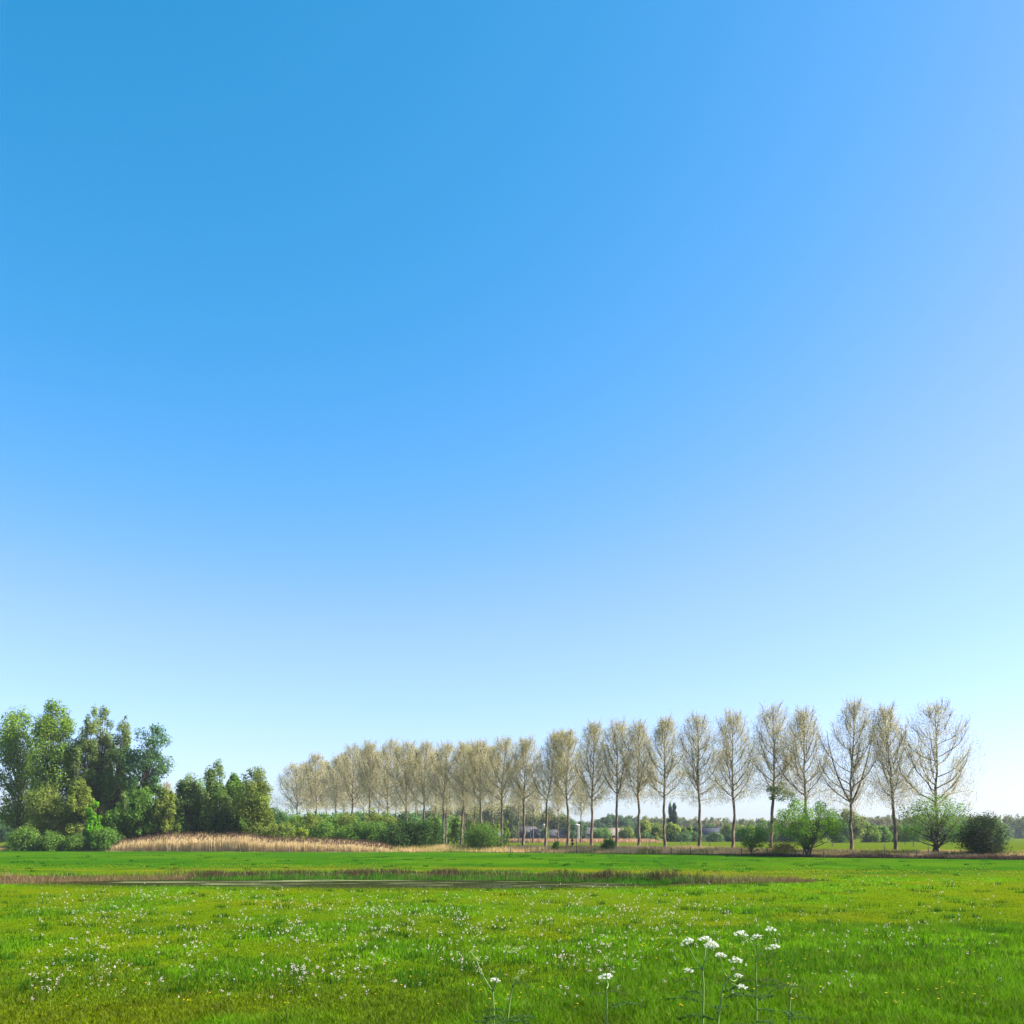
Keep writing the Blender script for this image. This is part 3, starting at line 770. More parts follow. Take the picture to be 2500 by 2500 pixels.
tree('willow_tree', 'narrow yellowish willow between the left willow and the bright green shrub', 'tree', GW, 196, 162, 1896, 62, OLIVEC, .1, 34, 4500, .33, 'ovoid')
tree('green_shrub', 'bright fresh green shrub in front of the dark wood', 'shrub', GW, 229, 157, 1940, 42, BRIGHT, .05, 30, 3200, .28, 'spire')
tree('green_tree', 'mid green low tree right of the bright green shrub', 'tree', GW, 284, 160, 1956, 72, MID, .05, 34, 4200, .33, 'bush')
tree('green_tree', 'mid green tree under the crown of the leaning tree', 'tree', GW, 343, 161, 1912, 84, MID, .1, 40, 5200, .33, 'ovoid')
tree('green_tree', 'darker green tree whose top pokes out below the leaning crown', 'tree', GW, 384, 164, 1888, 46, TEAL, .1, 26, 3400, .33, 'ovoid')
tree('willow_tree', 'olive willow filling the dip between the two parts of the wood', 'tree', GW, 408, 161, 1924, 56, OLIVEC, .06, 34, 4200, .32, 'ovoid')
for i, (u, vt, w, lab) in enumerate(((60, 2018, 76, 'low dark bush at the foot of the leftmost broad tree'), (122, 2030, 72, 'low dark bush below the yellowish willow'), (192, 2036, 64, 'low dark bush left of the bright green shrub'),
        (258, 2022, 66, 'low mid green bush at the left end of the reed bed'))):
    tree('low_bush', lab, 'bush', 'low bushes at the foot of the wood', u, 155, vt, w, MID if i == 3 else (DARK[1], MID[1]), 0, 34, 3800, .28, 'bush', stems=3)
for i, (u, lab) in enumerate(((310, 'dark shaded bush behind the left end of the reeds'), (372, 'dark shaded bush behind the reeds under the leaning tree'), (440, 'dark shaded bush behind the highest reeds'),
        (505, 'dark shaded bush under the paired peaked trees'), (565, 'dark shaded bush under the light rounded tree'))):
    tree('shaded_bush', lab, 'bush', 'dark bushes behind the reed bed', u, 164, 1990, 78, DARK, 0, 34, 3600, .30, 'bush', stems=3)
x_, Y_ = PX(402, 225), 225.0; b_ = np.array((x_, Y_, float(terrain(x_, Y_)))); H_ = PZ(1902, Y_) - b_[2]
put_tree('young_poplar', 'pale thin poplar seen through the dip in the wood', 'tree', 'thin poplars behind the row', b_, *make_poplar(333, b_, H_, 6, .3, nleaf=5000, lsize=.24, gold=.2), M_BARK, M_LEAF)
tree('peaked_tree', 'dark green peaked tree at the left of the second clump', 'tree', GW, 457, 166, 1857, 74, (MID[0], SILVER[1]), .1, 52, 7000, .33, 'spire', tall=1.5)
tree('peaked_tree', 'dark green peaked tree, highest of the second clump', 'tree', GW, 528, 166, 1845, 76, (MID[0], SILVER[1]), .1, 56, 7400, .33, 'spire', tall=1.5)
tree('peaked_tree', 'narrow green tree between the highest peak and the light rounded tree', 'tree', GW, 568, 169, 1878, 54, MID, .1, 40, 5200, .33, 'ovoid', tall=1.4)
tree('light_tree', 'light olive green rounded tree at the right end of the second clump', 'tree', GW, 620, 163, 1871, 98, OLIVEC, .12, 60, 8200, .33, 'ovoid', ubase=612)
tree('light_tree', 'pale small tree at the right foot of the light rounded tree', 'tree', GW, 650, 166, 1968, 50, OLIVEC, .05, 26, 3000, .3, 'bush')

GH = 'bushes of the hedge below the poplars'
HEDGE = [(676, 188, 1972, 80, TEAL, 'bluish green bush rising behind the left end of the hedge'), (690, 163, 2004, 84, OLIVEC, 'olive bush at the left end of the hedge above the reeds'),
 (722, 176, 1988, 86, MID, 'mid green bush under the palest poplar'), (758, 168, 1986, 86, OLIVEC, 'rounded olive bush under the second poplar of the row'),
 (806, 174, 1984, 96, MID, 'broad green bush under the small thin poplar'), (852, 172, 1983, 90, OLIVEC, 'olive green bush under the poplar with fine upright limbs'),
 (868, 163, 2002, 92, MID, 'mid green bush in the middle of the hedge front'), (795, 164, 2008, 80, MID, 'green bush in the hedge front behind the leafy sapling'),
 (910, 174, 1973, 76, OLIVEC, 'highest olive bush of the hedge'), (945, 170, 1980, 76, OLIVEC, 'yellowish bush beside the low spreading poplar'),
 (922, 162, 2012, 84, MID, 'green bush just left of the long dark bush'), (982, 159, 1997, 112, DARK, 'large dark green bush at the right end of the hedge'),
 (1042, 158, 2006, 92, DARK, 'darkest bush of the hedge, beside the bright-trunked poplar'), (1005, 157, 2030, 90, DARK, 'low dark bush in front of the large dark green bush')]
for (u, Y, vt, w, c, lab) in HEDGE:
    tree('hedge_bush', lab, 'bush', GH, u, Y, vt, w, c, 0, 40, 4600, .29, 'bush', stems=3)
tree('leafy_sapling', 'small yellow green leafy sapling standing in the reeds', 'sapling', None, 735, 159, 2020, 38, ((.06, .11, .01), (.14, .2, .03)), .1, 18, 1500, .26, 'ovoid')
tree('round_bush', 'round dark multi-stemmed bush standing alone on the tan verge', 'bush', None, 1183, 152, 2018, 98, (DARK[0], MID[1]), .05, 60, 5200, .20, 'bush', stems=7, gap=.2, bark=M_BARKD)
tree('verge_sapling', 'small bright green conical sapling on the verge near the leaning poplar', 'sapling', None, 1358, 143, 2048, 17, ((.03, .11, .01), (.07, .18, .02)), 0, 18, 900, .16, 'spire')
tree('verge_bush', 'low leafy bush at the foot of a poplar before the pale barn', 'bush', None, 1484, 141, 2046, 38, MID, 0, 24, 1500, .18, 'bush', stems=3)
tree('verge_sapling', 'thin dark sapling just left of the tall fence post', 'sapling', None, 1396, 150, 2044, 10, DARK, 0, 12, 500, .16, 'column')
tree('small_bush', 'small dark leafy bush on one stem beside the fence', 'bush', None, 1836, 119, 2011, 72, ((.022, .066, .014), (.06, .14, .026)), .22, 30, 1500, .17, 'round', gap=.3, tall=.75)
tree('round_shrub', 'big round green shrub with visible limbs under the poplars', 'shrub', None, 1974, 113.5, 1951, 156, ((.035, .10, .012), (.10, .20, .022)), .2, 84, 6000, .17, 'round', rc=.095, gap=.3, tall=.8, ubase=1974, stems=3, r0=.22)
tree('spreading_shrub', 'open spreading shrub fanning out before the last poplar', 'shrub', None, 2284, 110, 1943, 180, ((.032, .09, .016), (.085, .17, .028)), .2, 70, 3900, .16, 'round', rc=.11, gap=.3, tall=.85, ubase=2288, stems=5, r0=.26)
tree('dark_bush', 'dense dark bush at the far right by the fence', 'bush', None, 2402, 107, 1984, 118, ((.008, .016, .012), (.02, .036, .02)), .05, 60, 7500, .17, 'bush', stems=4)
tree('low_shrub', 'low brownish green shrub between the small bush and the round shrub', 'shrub', None, 1912, 122, 2060, 66, ((.05, .06, .02), (.11, .12, .035)), 0, 22, 1100, .18, 'bush', stems=4)

# bright young poplars in a nursery row behind the verge
sap_u = [1046, 1054, 1062, 1070, 1097, 1104, 1111, 1117, 1139, 1147, 1155, 1162, 1169, 1184, 1192, 1199, 1207, 1214, 1231, 1238]
for i, u in enumerate(sap_u):
    vt = 1984 + (i * 37 % 17) + (8 if u > 1130 else 0)
    tree('poplar_sapling', 'slim bright green young poplar in the plantation behind the round bush', 'sapling', 'slim young poplars of the plantation', u, 214 + (i * 53 % 9), vt, 11 + (i * 29 % 4),
         ((.07, .14, .012), (.16, .23, .02)) if i % 3 else ((.04, .10, .015), (.10, .18, .03)), .02, 16, 700, .28, 'column', tall=1.8, limbs=False)

# ------------------------------------------------------------------ farther trees, woods and farm
GD = 'mid-distance trees across the field'
MIDT = [(1572, 350, 2003, 40, ((.08, .13, .03), (.15, .2, .05)), 'light green willow right of the far round wood'), (1600, 355, 2008, 44, OLIVEC, 'olive willow left of the dark columnar poplars'),
 (1640, 340, 2010, 36, ((.09, .15, .02), (.17, .22, .05)), 'yellow green tree at the foot of the dark columnar poplars'), (1668, 350, 2018, 26, OLIVEC, 'small pale willow right of the columnar poplars'),
 (1684, 352, 2016, 20, LIGHT, 'narrow light green tree left of the slate roofed house'), (1700, 356, 2014, 26, TEAL, 'dark narrow tree beside the slate roofed house'),
 (1735, 470, 2012, 28, TEAL, 'dark round tree rising behind the slate roof'), (1785, 380, 2012, 50, OLIVEC, 'olive tree right of the slate roofed house'), (1825, 380, 2018, 56, LIGHT, 'light green tree behind the small dark bush'),
 (1870, 330, 2005, 54, MID, 'green tree seen between the small bush and the round shrub'), (1930, 330, 2025, 60, TEAL, 'bluish green low tree behind the round shrub'), (2075, 300, 1974, 66, ((.04, .085, .035), (.14, .16, .06)), 'tall loose tree behind the forked poplar'),
 (2052, 296, 2002, 52, TEAL, 'dark bushy tree left of the forked poplar trunk'), (2120, 310, 2008, 50, LIGHT, 'light green rounded tree right of the forked poplar'), (2152, 312, 2020, 44, MID, 'green bush at the field edge left of the slim poplar'),
 (2182, 330, 2014, 40, OLIVEC, 'yellowish small tree just behind the slim poplar'), (2225, 330, 2016, 70, MID, 'green tree behind the left half of the spreading shrub'), (2300, 330, 2010, 80, TEAL, 'bluish tree behind the spreading shrub'), (2400, 330, 2006, 110, MID, 'green tree behind the dense dark bush'),
 (1395, 440, 1998, 34, TEAL, 'dark tree rising between the barns and the grey silo'), (1420, 445, 2002, 26, TEAL, 'dark tree right of the grey silo'), (1332, 420, 2022, 22, MID, 'small green bush at the foot of the cream silo'), (1470, 400, 2024, 44, MID, 'green bush before the pale roofed barn'),
 (1530, 400, 2022, 46, OLIVEC, 'olive bush right of the pale roofed barn')]
for (u, Y, vt, w, c, lab) in MIDT:
    tree('field_tree', lab, 'tree', GD, u, Y, vt, w, c, .05, 30, 2600, .55, 'ovoid', stems=2)
for (u, vt, w, lab) in ((1636, 1949, 12, 'left and slightly slimmer of the two dark columnar poplars'), (1647, 1947, 12, 'right one of the two dark columnar poplars')):
    tree('columnar_poplar', lab, 'tree', 'twin columnar poplars', u, 405, vt, w, ((.012, .035, .022), (.03, .07, .035)), .02, 56, 5200, .34, 'column', tall=1.9, rc=.26)
for i, u in enumerate((1575, 1640, 1668, 1700, 1745, 1790, 1815, 1880, 1935)):
    tree('field_hedge_bush', 'low dark bush in the hedge across the far field', 'bush', 'hedge bushes across the far field', u, 335 + (i * 31 % 20), 2036 - (i * 7 % 9), 44, (DARK[0], TEAL[1]), 0, 20, 1300, .5, 'bush', stems=2)

def wood(name, label, seed, items, cols, lsize, nleaf, rc=.2):
    tb_, lb = MB(), MB()
    for i, (u, Y, vt, w) in enumerate(items):
        x = PX(u, Y); z = float(terrain(x, Y)); H = PZ(vt, Y) - z; W = w / FPX * Y
        t_, l_ = leafy(seed + i, (x, Y, z), H, W, .0, cols[i % len(cols)], 26, nleaf, lsize, 'ovoid', limbs=False, rc=rc)
        for V, C in zip(l_.V, l_.C): lb.add(V, np.arange(len(V)).reshape(-1, 4), C)
    tag(lb.obj(name, M_LEAF), label, 'wood', kind='stuff')
rg = np.random.default_rng(77)
def skyline(pts, Y0, Y1, step, wv, jv):
    us = np.arange(pts[0][0], pts[-1][0], step); out = []
    for u in us:
        out.append((u + rg.uniform(-3, 3), rg.uniform(Y0, Y1), np.interp(u, [p[0] for p in pts], [p[1] for p in pts]) + rg.uniform(-jv, jv), wv * rg.uniform(.8, 1.25)))
    return out
WOODC = [((.055, .08, .022), (.12, .13, .045)), ((.03, .06, .025), (.08, .10, .04))]
wood('far_wood', 'hazy olive wood behind the dark barns', 900, skyline([(1000, 1985), (1060, 1960), (1120, 1955), (1230, 1950), (1300, 1964), (1345, 1972), (1375, 1990), (1400, 2010)], 455, 540, 13, 46, 5), WOODC, .9, 1500)
wood('far_wood', 'rounded wood coloured blue green for haze beyond the pale roofed barn', 950, skyline([(1456, 2006), (1466, 1992), (1480, 1985), (1520, 1986), (1545, 1995), (1556, 2008)], 560, 620, 7, 26, 1.5), [((.014, .05, .040), (.032, .080, .055)), ((.026, .06, .035), (.05, .09, .05))], .9, 1200)  # distance haze is put into the bluish leaf colours of this mound
wood('far_wood', 'long hazy line of treetops on the horizon', 1000, skyline([(1380, 2008), (1550, 1990), (1650, 1994), (1800, 1998), (1950, 1996), (2100, 1992), (2140, 1992), (2230, 1988), (2420, 1990), (2640, 1990)], 680, 840, 6, 22, 4), [((.05, .075, .03), (.11, .12, .05)), ((.03, .06, .03), (.075, .10, .045)), ((.08, .085, .05), (.14, .13, .07))], 1.1, 700)
wood('far_wood', 'dark low wood behind the hedge on the left', 1200, skyline([(-200, 1990), (420, 1975), (640, 1985), (1000, 1985), (1120, 2000)], 300, 360, 22, 60, 6), [TEAL, MID], .8, 1300)

def box(mb, c, s, rot=0.0):
    x, y, z = [q * .5 for q in s]
    V = np.array([(-x, -y, -z), (x, -y, -z), (x, y, -z), (-x, y, -z), (-x, -y, z), (x, -y, z), (x, y, z), (-x, y, z)])
    r = np.array([[math.cos(rot), -math.sin(rot), 0], [math.sin(rot), math.cos(rot), 0], [0, 0, 1]])
    mb.add(V @ r.T + np.array(c), [[0, 3, 2, 1], [4, 5, 6, 7], [0, 1, 5, 4], [1, 2, 6, 5], [2, 3, 7, 6], [3, 0, 4, 7]])

def barn(label, u, Y, length, width, eave, ridge, rot, wall_mat, roof_mat, zoff=0.6, doors=2):
    """long gabled farm building; local +x is the ridge direction"""
    x = PX(u, Y); z = float(terrain(x, Y)) + zoff - .3
    r = empty('barn', (x, Y, z)); r.rotation_euler = (0, 0, rot); tag(r, label, 'barn', 'farm buildings behind the poplars')
    L, W = length / 2, width / 2
    w = MB()
    V = [(-L, -W, 0), (L, -W, 0), (L, W, 0), (-L, W, 0), (-L, -W, eave), (L, -W, eave), (L, W, eave), (-L, W, eave), (-L, 0, ridge), (L, 0, ridge)]
    w.add(V, [[0, 1, 5, 4], [2, 3, 7, 6]]); w.add(V, [[1, 2, 6, 9, 5], [3, 0, 4, 8, 7]])
    w.obj('wall', wall_mat, r)
    rf = MB(); o = .45; k = (ridge - eave) / W
    for sgn in (-1, 1):
        y0, z0 = sgn * (W + o), eave - o * k
        a = [(-L - o, y0, z0), (L + o, y0, z0), (L + o, 0, ridge), (-L - o, 0, ridge)]
        up = [(p[0], p[1], p[2] + .22) for p in a]; lo = [(p[0], p[1], p[2] + .03) for p in a]
        rf.add(up + lo, [[0, 1, 2, 3], [7, 6, 5, 4], [0, 4, 5, 1], [1, 5, 6, 2], [3, 2, 6, 7], [0, 3, 7, 4]])
    roof = rf.obj('roof', roof_mat, r)
    cp = MB(); box(cp, (0, 0, ridge + .27), (length + .9, .5, .12)); cp.obj('ridge_cap', roof_mat, roof)
    for d in range(doors):
        dm = MB(); xx = lerp(-L * .6, L * .6, (d + .5) / doors)
        box(dm, (xx, -W - .06, eave * .42), (2.6, .1, eave * .84)); dr = dm.obj('door', M_GREY if d % 2 else M_BRICK, r)
        fm = MB(); box(fm, (xx, -W - .1, eave * .86), (2.9, .14, .14)); fm.obj('lintel', M_WHITE, dr)
    return r
R = math.radians
barn('dark boarded barn with a grey roof at the left end of the farm', 1283, 470, 13, 11.5, 2.8, 6.6, R(40), M_BOARD, M_ROOF)
barn('second dark barn with a long grey roof left of the cream silo', 1322, 452, 11, 8, 2.2, 5.0, R(42), M_BOARD, M_ROOF)
barn('low grey roofed barn with a reddish wall right of the cream silo', 1352, 440, 10.5, 7, 2.2, 4.8, R(10), M_BRICK, M_ROOF)
barn('dark barn with a grey roof behind the leaning poplar', 1386, 462, 12, 11, 2.8, 5.8, R(46), M_BOARD, M_ROOF)
barn('dark barn with a low grey roof right of the grey silo', 1432, 455, 11, 10, 2.8, 6.0, R(40), M_BOARD, M_ROOF)
barn('dark shed with a pale sunlit cream roof right of the other barns', 1494, 425, 10.5, 9, 2.2, 5.4, R(18), M_BOARD, M_ROOFP)
hb_ = barn('distant house with a blue grey slate roof among trees', 1742, 440, 13, 9, 2.4, 5.6, R(12), M_WHITE, M_ROOFB); hb_.name = 'house'; hb_['category'] = 'house'; del hb_['group']

def silo(label, u, Y, vtop, wpx, mat):
    x = PX(u, Y); z = float(terrain(x, Y)) - .2; h = PZ(vtop, Y) - z; r = wpx / FPX * Y / 2
    e_ = empty('silo', (x, Y, z)); tag(e_, label, 'silo')
    m = MB(); P = [(0, 0, q * h * .9) for q in np.linspace(0, 1, 8)]; m.add(*tube(np.array(P), np.full(8, r), 20)); m.obj('body', mat, e_, smooth=True)
    m = MB(); s = np.linspace(0, 1, 6); m.add(*tube(np.stack([0 * s, 0 * s, h * .9 + s * h * .1], 1), r * 1.06 * np.sqrt(np.clip(1 - s ** 2, 0.0004, 1)), 20)); m.obj('dome', M_WHITE, e_, smooth=True)
    for q in range(4):
        m = MB(); m.add(*tube(np.array([(0, 0, h * (.15 + .2 * q)), (0, 0, h * (.15 + .2 * q) + .14)]), np.full(2, r * 1.03), 20)); m.obj('hoop', M_GREY, e_)
silo('slender cream silo with a white domed top among the barns', 1328, 448, 2011, 8.5, M_CREAM)
silo('stout grey silo with a sunlit cream side between the barns', 1408, 440, 2011, 15, M_GREY)
silo('small pale tank with a white cap beside the first barn', 1297, 450, 2021, 5.5, M_WHITE)

# ------------------------------------------------------------------ fence posts
rg = np.random.default_rng(12)
def post(label, group, u, Y, h, r, tilt):
    x = PX(u, Y); z = float(terrain(x, Y))
    m = MB(); n = 5; s = np.linspace(-.15, 1, n)
    P = np.stack([tilt * s * h + rg.normal(size=n) * .008, rg.normal(size=n) * .008, s * h], 1)
    V, F = tube(P, r * np.array([1, 1, .98, .96, .9]), 8); m.add(V, F)
    k = len(V); m.F.setdefault(8, []).append(np.array([[k - 8 + j for j in range(8)]]))
    o = m.obj('fence_post', M_POST); o.location = (x, Y, z); tag(o, label, 'fence post', group)
for u in (188, 243, 299, 351, 408, 468, 526, 586, 645, 705, 769):
    post('short weathered post in front of the tan reed bed', 'fence posts before the reeds', u, ray_edge(u, .5), rg.uniform(.72, .9), .075, rg.normal() * .03)
for u in (1247, 1283, 1321, 1454, 1595, 1639):
    post('short dark fence post in the tan verge grass by the farm', 'fence posts in the tan verge', u, ray_edge(u, .5), rg.uniform(.85, 1.0), .075, rg.normal() * .04)
for u in (1686, 1810, 1873, 1942, 1961, 2011, 2084, 2238, 2317):
    post('short dark fence post in the brambles below the poplars', 'fence posts in the brambles', u, ray_edge(u, .9), rg.uniform(.85, 1.0), .075, rg.normal() * .04)
post('tall thin post in the verge below the grey silo', None, 1408, ray_edge(1408, .6), 2.4, .07, .01)
post('tall thin post left of the slim poplar', None, 2159, ray_edge(2159, .8), 1.55, .05, 0)
post('tall thin post left of the spreading shrub trunk', None, 2266, ray_edge(2266, .8), 1.6, .05, .02)
for u, Y in ((1585, 178), (1680, 180), (1733, 176), (2032, 172), (2230, 170), (1560, 182), (1663, 186)):
    post('pale post standing out in the far field behind the poplars', 'posts in the far field', u, Y, .95, .08, rg.normal() * .02)

# ------------------------------------------------------------------ meadow flowers
rng = np.random.default_rng(21)
def cuckoo_mesh(seed):
    rg = np.random.default_rng(seed); m = MB()
    h = .26; tip = np.array((rg.normal() * .03, rg.normal() * .03, h))
    V, F = sticks([[0, 0, -.02], tip * .5], [tip * .5, tip], .003, .0025); m.add(V, F, np.array((.05, .12, .02)))
    k = 7; c = tip + rg.normal(size=(k, 3)) * np.array((.014, .014, .018))
    for j in range(k):
        d = unit(rg.normal(size=(4, 3)) + np.array((0, 0, .7)))
        V, F = leaves(np.tile(c[j], (4, 1)) + d * .006, .017, d, rg, .8)
        m.add(V, F, jit(lerp(np.array((.70, .65, .54)), np.array((.64, .48, .48)), rg.random() ** 1.5), rg, 16, .06))
    return m
def yellow_mesh(seed):
    rg = np.random.default_rng(seed); m = MB()
    h = .17; tip = np.array((rg.normal() * .03, rg.normal() * .03, h))
    V, F = sticks([[0, 0, -.02]], [tip], .003, .0025); m.add(V, F, np.array((.05, .12, .02)))
    for j in range(12):
        a_ = j / 12 * 6.283; d = np.array((math.cos(a_), math.sin(a_), .35))
        V, F = leaves(tip[None] + d[None] * .011, .022, np.array([[-d[0] * .5, -d[1] * .5, 1]]), rg, .55); m.add(V, F, np.array((.80, .55, .01)) * rg.uniform(.85, 1.1))
    V, F = leaves(tip[None] + np.array([[0, 0, .006]]), .016, np.array([[0, 0, 1.]]), rg, 1); m.add(V, F, np.array((.75, .42, .01)))
    return m
def scatter_px(n, u0, u1, v0, v1):
    u = rng.uniform(u0, u1, n); v = rng.uniform(v0, v1, n); Y = FPX * EYE / (v - HZ); return np.stack([PX(u, Y), Y], 1)
def clustered(nc, per, u0, u1, v0, v1, su, sv):
    out = []
    for _ in range(nc):
        u, v = rng.uniform(u0, u1), rng.uniform(v0, v1); k = rng.poisson(per)
        uu = u + rng.normal(size=k) * su; vv = np.maximum(v + rng.normal(size=k) * sv, 2172); Y = FPX * EYE / (vv - HZ)
        out.append(np.stack([PX(uu, Y), Y], 1))
    return np.concatenate(out)
white = np.concatenate([clustered(44, 14, 120, 1750, 2190, 2320, 70, 10), clustered(30, 12, 120, 1700, 2200, 2270, 80, 7), clustered(34, 8, 100, 1600, 2300, 2420, 30, 11), clustered(14, 14, 120, 1700, 2230, 2380, 20, 5),
                        scatter_px(620, 60, 2440, 2180, 2330), scatter_px(150, 60, 2440, 2330, 2480), scatter_px(160, 1250, 2440, 2150, 2180), clustered(1, 26, 735, 736, 2388, 2390, 12, 10), clustered(1, 14, 560, 561, 2395, 2396, 30, 6), clustered(1, 22, 1175, 1176, 2283, 2284, 26, 6)])
yellow = np.concatenate([scatter_px(260, 1150, 2440, 2170, 2480), scatter_px(140, 60, 1200, 2200, 2480), clustered(12, 7, 1300, 2150, 2175, 2310, 26, 3), clustered(6, 6, 1250, 1800, 2300, 2390, 25, 8)])
def plant(pts, protos, name, cat, group, labels, stuff_name, stuff_label, limit=300):
    pts = pts[~in_pond(pts[:, 0], pts[:, 1], -.02, 1.05)]
    pts = pts[np.argsort(pts[:, 1])]
    meshes = [p.mesh(name, M_PETAL) for p in protos]
    for i, (x, y) in enumerate(pts[:limit]):
        o = bpy.data.objects.new(name, meshes[i % len(meshes)])
        s = (.5 + .75 * rng.random() ** 1.4) * (0.85 + y * .006)
        o.location = (x, y, float(terrain(x, y))); o.scale = (s, s, s * rng.uniform(.8, 1.15)); o.rotation_euler = (0, 0, rng.uniform(0, 6.28))
        COL.objects.link(o); tag(o, labels[0] if y < 20 else labels[1], cat, group)
    mb = MB()
    for i, (x, y) in enumerate(pts[limit:]):
        p = protos[i % len(protos)]; s = (.5 + .8 * rng.random() ** 1.4) * (0.85 + y * .006) * (1.25 if y > 56 else 1); n0 = mb.n
        for V, C in zip(p.V, p.C):
            mb.V.append((V * s + np.array((x, y, float(terrain(x, y))))).astype(np.float32)); mb.C.append(C)
        for k, fl in p.F.items():
            for f in fl: mb.F.setdefault(k, []).append(f + n0)
        mb.n += p.n
    tag(mb.obj(stuff_name, M_PETAL), stuff_label, cat, kind='stuff')
plant(white, [cuckoo_mesh(i) for i in range(6)], 'cuckooflower', 'flower', 'white cuckooflowers in the near meadow',
      ('white and pale pink cuckooflower in the long grass close to the viewer', 'white and pale pink cuckooflower in the short grass before the pond'), 'cuckooflowers', 'white specks of cuckooflower spread over the meadow before the pond')
far_y = []
for _ in range(3400):
    x = rng.uniform(-45, 34); y = float(farY(x)) + rng.normal(8, 3.0)
    keep = (x < -10) or (x > 7)
    if keep and float(fbm(np.array(x / 9), np.array(y / 3), 5, 3)) > .42: far_y.append((x, y))
for _ in range(700):
    x = rng.uniform(8, 34); y = rng.uniform(46, 62); far_y.append((x, y))
plant(np.concatenate([yellow, np.array(far_y)]), [yellow_mesh(50 + i) for i in range(4)], 'yellow_flower', 'flower', 'yellow flowers in the near meadow',
      ('small bright yellow flower in the long grass close to the viewer', 'small bright yellow flower out in the olive meadow'), 'yellow_flowers', 'yellow flowers dotted in strips beyond the pond', 260)

# ------------------------------------------------------------------ cow parsley right in front
GREEN = np.array((.22, .30, .08)); DGREEN = np.array((.055, .09, .02))
def Q(u, v, Y): return np.array((PX(u, Y), Y, PZ(v, Y)))
def curve(p0, p1, n, rg, sag=.02):
    s = np.linspace(0, 1, n)[:, None]; P = lerp(p0, p1, s)
    return P + np.sin(s * math.pi) * rg.normal(size=3) * sag
def umbel(parent, top, r, rg, base, green=False, tilt=(0, 0)):
    m = MB(); k = 13
    hub = top - np.array((0, 0, r * .75))
    cs = []
    for j in range(k):
        a_ = j * 2.39996; q = math.sqrt((j + .5) / k)
        cs.append(top + np.array((math.cos(a_) * q * r, math.sin(a_) * q * r, -.62 * r * q * q + tilt[0] * math.cos(a_) * q * r)) + rg.normal(size=3) * r * .07)
    cs = np.array(cs)
    V, F = sticks(np.tile(hub, (k, 1)), cs - np.array((0, 0, .004)), .0011, .0009); m.add(V, F, GREEN)
    for c in cs:
        n = 22; rad = r * (.26 if not green else .2)
        d = rg.normal(size=(n, 3)); p = c + unit(d) * rg.random((n, 1)) ** .5 * rad * np.array((1, 1, .6))
        V, F = leaves(p, rad * .62, rg.normal(size=(n, 3)) * .45 + np.array((0, -.25, 1)), rg, .9)
        m.add(V, F, jit(np.array((.30, .36, .13)) if green else np.array((.66, .66, .56)), rg, n * 4, .07))
    u_ = m.obj('umbel', M_PETAL, parent, origin=base)
    return hub
def fern_leaf(parent, p, d, L, rg, base, c=DGREEN):
    m = MB(); d = unit(d); side = unit(np.cross(d, (0, 0, 1.)))
    s = np.linspace(0, 1, 9)
    ax = p + d * L * s[:, None] - np.array((0, 0, 1)) * (L * .35 * s ** 2)[:, None]
    m.add(*tube(ax, .0016 * (1 - s) + .0006, 4), c)
    for i in range(1, 9):
        for sg in (-1, 1):
            w = L * .42 * (1 - s[i]) + .012
            for q in np.linspace(.15, 1, 5):
                cc = ax[i] + (side * sg * w + d * w * .5) * q
                V, F = leaves(np.repeat(cc[None], 2, 0), L * .11 * (1.3 - q), np.array([[0, -.3, 1.], [.3, 0, 1]]) + rg.normal(size=(2, 3)) * .4, rg, .55)
                m.add(V, F, jit(c, rg, 8, .3))
    m.obj('leaf', M_LEAF, parent, origin=base)

def parsley(label, Y, stem_px, nodes, umbels, leaf_px=(), seed=0, green=False, rstem=.0056):
    """stem_px: picture positions of the main stem from below the frame up to its node"""
    rg = np.random.default_rng(seed)
    p = [Q(u, v, Y) for u, v in stem_px]
    x = p[0][0] - (p[1][0] - p[0][0]) * .8; base = np.array((x, Y, float(terrain(x, Y))))
    r = empty('cow_parsley', tuple(base)); tag(r, label, 'plant', 'cow parsley in the foreground')
    m = MB(); P = np.concatenate([[base - np.array((0, 0, .03))], p])
    ss = np.linspace(0, 1, 14); tk = np.linspace(0, 1, len(P)); P = np.stack([np.interp(ss, tk, P[:, k]) for k in range(3)], 1)
    m.add(*tube(P, np.linspace(rstem * 1.25, rstem * .85, 14), 6), GREEN * .8)
    V, F = tube(np.array([P[-1] - (0, 0, .012), P[-1], P[-1] + (0, 0, .012)]), np.array([.003, .0065, .003]), 6); m.add(V, F, DGREEN)
    m.obj('stem', M_STEM, r, origin=base)
    for i, (frm, u, v, rpx, gr) in enumerate(umbels):
        Yu = Y + rg.uniform(-.12, .12); top = Q(u, v, Yu); rad = rpx * .84 / FPX * Yu
        hub = umbel(r, top, rad, rg, base, gr, (rg.uniform(-.25, .25), 0))
        src = Q(*frm, Y)
        b = MB(); b.add(*tube(curve(src, hub, 8, rg, .012), np.linspace(rstem * .7, rstem * .45, 8), 5), lerp(GREEN, DGREEN, rg.random() * .6)); b.obj('branch', M_STEM, r, origin=base)
    for (u, v, du, dv, L) in leaf_px:
        fern_leaf(r, Q(u, v, Y), np.array((du, -.25, dv)), L, rg, base)
    for k in range(7):
        az = rg.uniform(0, 6.28); hh = rg.uniform(.15, .62)
        q = np.array([np.interp(base[2] + hh, P[:, 2], P[:, c]) for c in range(3)])
        fern_leaf(r, q, np.array((math.cos(az), math.sin(az), .45)), rg.uniform(.16, .26), rg, base, np.array((.05, .11, .02)))
    return r
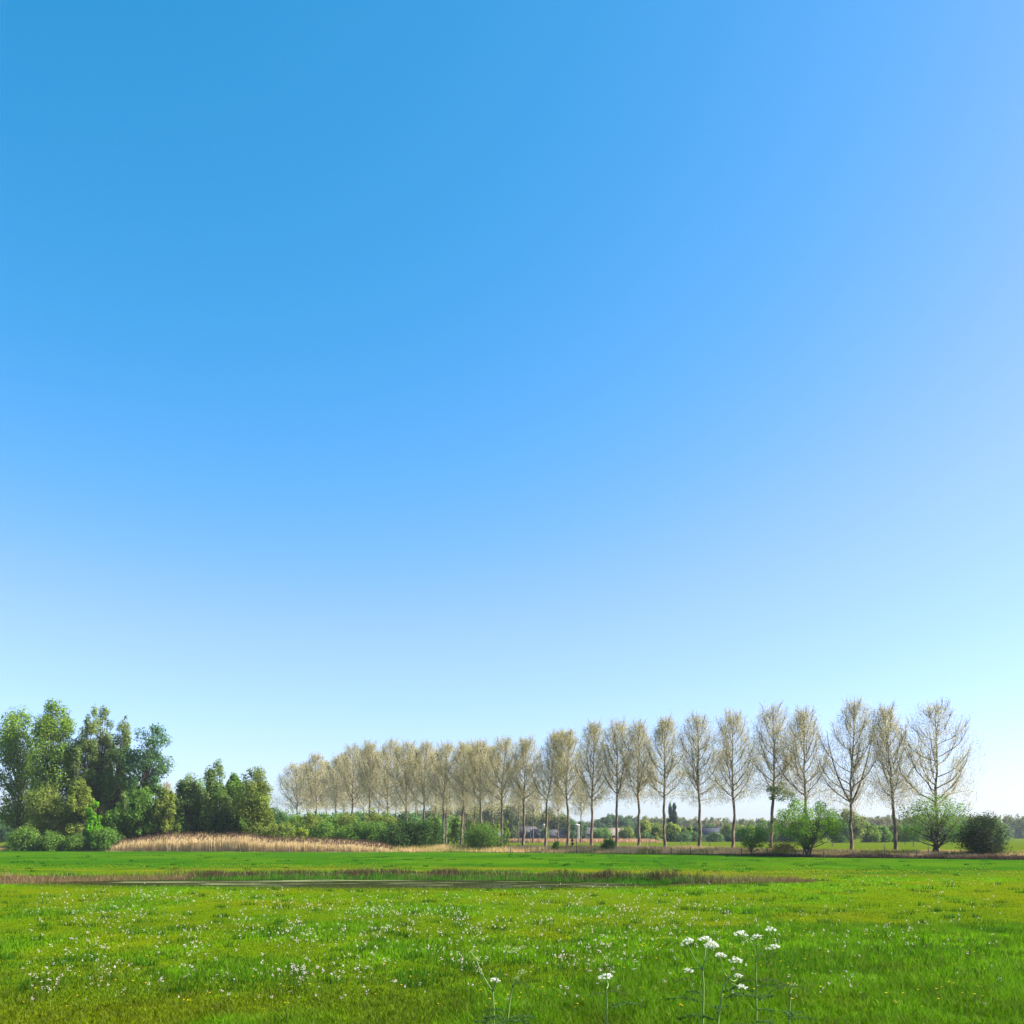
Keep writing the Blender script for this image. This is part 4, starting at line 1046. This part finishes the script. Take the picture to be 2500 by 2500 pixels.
parsley('tall cow parsley with three white umbel heads left of the straight stemmed one', 5.8, [(1716, 2500), (1718, 2405), (1715, 2368)], None,
        [((1715, 2368), 1679, 2292, 20, False), ((1715, 2366), 1724, 2286, 20, False), ((1717, 2364), 1738, 2300, 22, False), ((1713, 2366), 1681, 2365, 14, False), ((1730, 2318), 1745, 2306, 14, False)],
        [(1690, 2390, -1, .2, .12)], 1)
parsley('cow parsley with a straight dark stem and four umbels held highest', 6.0, [(1847, 2500), (1846, 2405), (1845, 2347)], None,
        [((1845, 2347), 1810, 2274, 19, False), ((1846, 2347), 1847, 2282, 16, False), ((1847, 2345), 1882, 2264, 17, False), ((1872, 2350), 1891, 2306, 18, False)],
        [(1846, 2395, -1, .25, .15), (1846, 2395, 1, .25, .2), (1868, 2336, .6, .1, .07), (1880, 2334, .4, .5, .07)], 2)
parsley('short branching cow parsley with three low umbels between the two taller ones', 5.6, [(1752, 2500), (1765, 2408), (1779, 2388)], None,
        [((1779, 2388), 1760, 2326, 17, False), ((1779, 2386), 1798, 2338, 20, False), ((1781, 2388), 1803, 2378, 13, False), ((1785, 2400), 1812, 2404, 16, False)],
        [(1785, 2372, .7, .3, .1)], 3)
parsley('low cow parsley with one round drooping white umbel', 5.5, [(1482, 2520), (1482, 2450), (1480, 2415)], None, [((1480, 2415), 1480, 2377, 21, False)], [(1480, 2420, 1, .2, .12), (1480, 2425, -1, .2, .12)], 4)
parsley('forked cow parsley with unopened green flower buds', 5.7, [(1206, 2520), (1205, 2450), (1203, 2420)], None,
        [((1203, 2420), 1163, 2336, 12, True), ((1170, 2345), 1150, 2320, 9, True), ((1204, 2420), 1239, 2308, 11, True), ((1238, 2325), 1258, 2314, 16, True), ((1238, 2325), 1277, 2308, 11, True), ((1205, 2425), 1210, 2388, 15, False)], [], 5)
parsley('dark stemmed budding cow parsley cut low beside the forked one', 5.6, [(1236, 2520), (1245, 2440), (1252, 2408)], None,
        [((1252, 2408), 1276, 2368, 15, True), ((1253, 2408), 1262, 2384, 10, True)], [(1262, 2395, 1, -.1, .08), (1255, 2400, .5, .2, .08)], 6)
parsley('low cow parsley with grey green leaves by the straight stemmed one', 5.6, [(1925, 2540), (1928, 2460), (1930, 2430)], None, [((1930, 2430), 1938, 2400, 13, True)], [(1930, 2405, -1, .05, .14), (1930, 2408, 1, .1, .12)], 7)
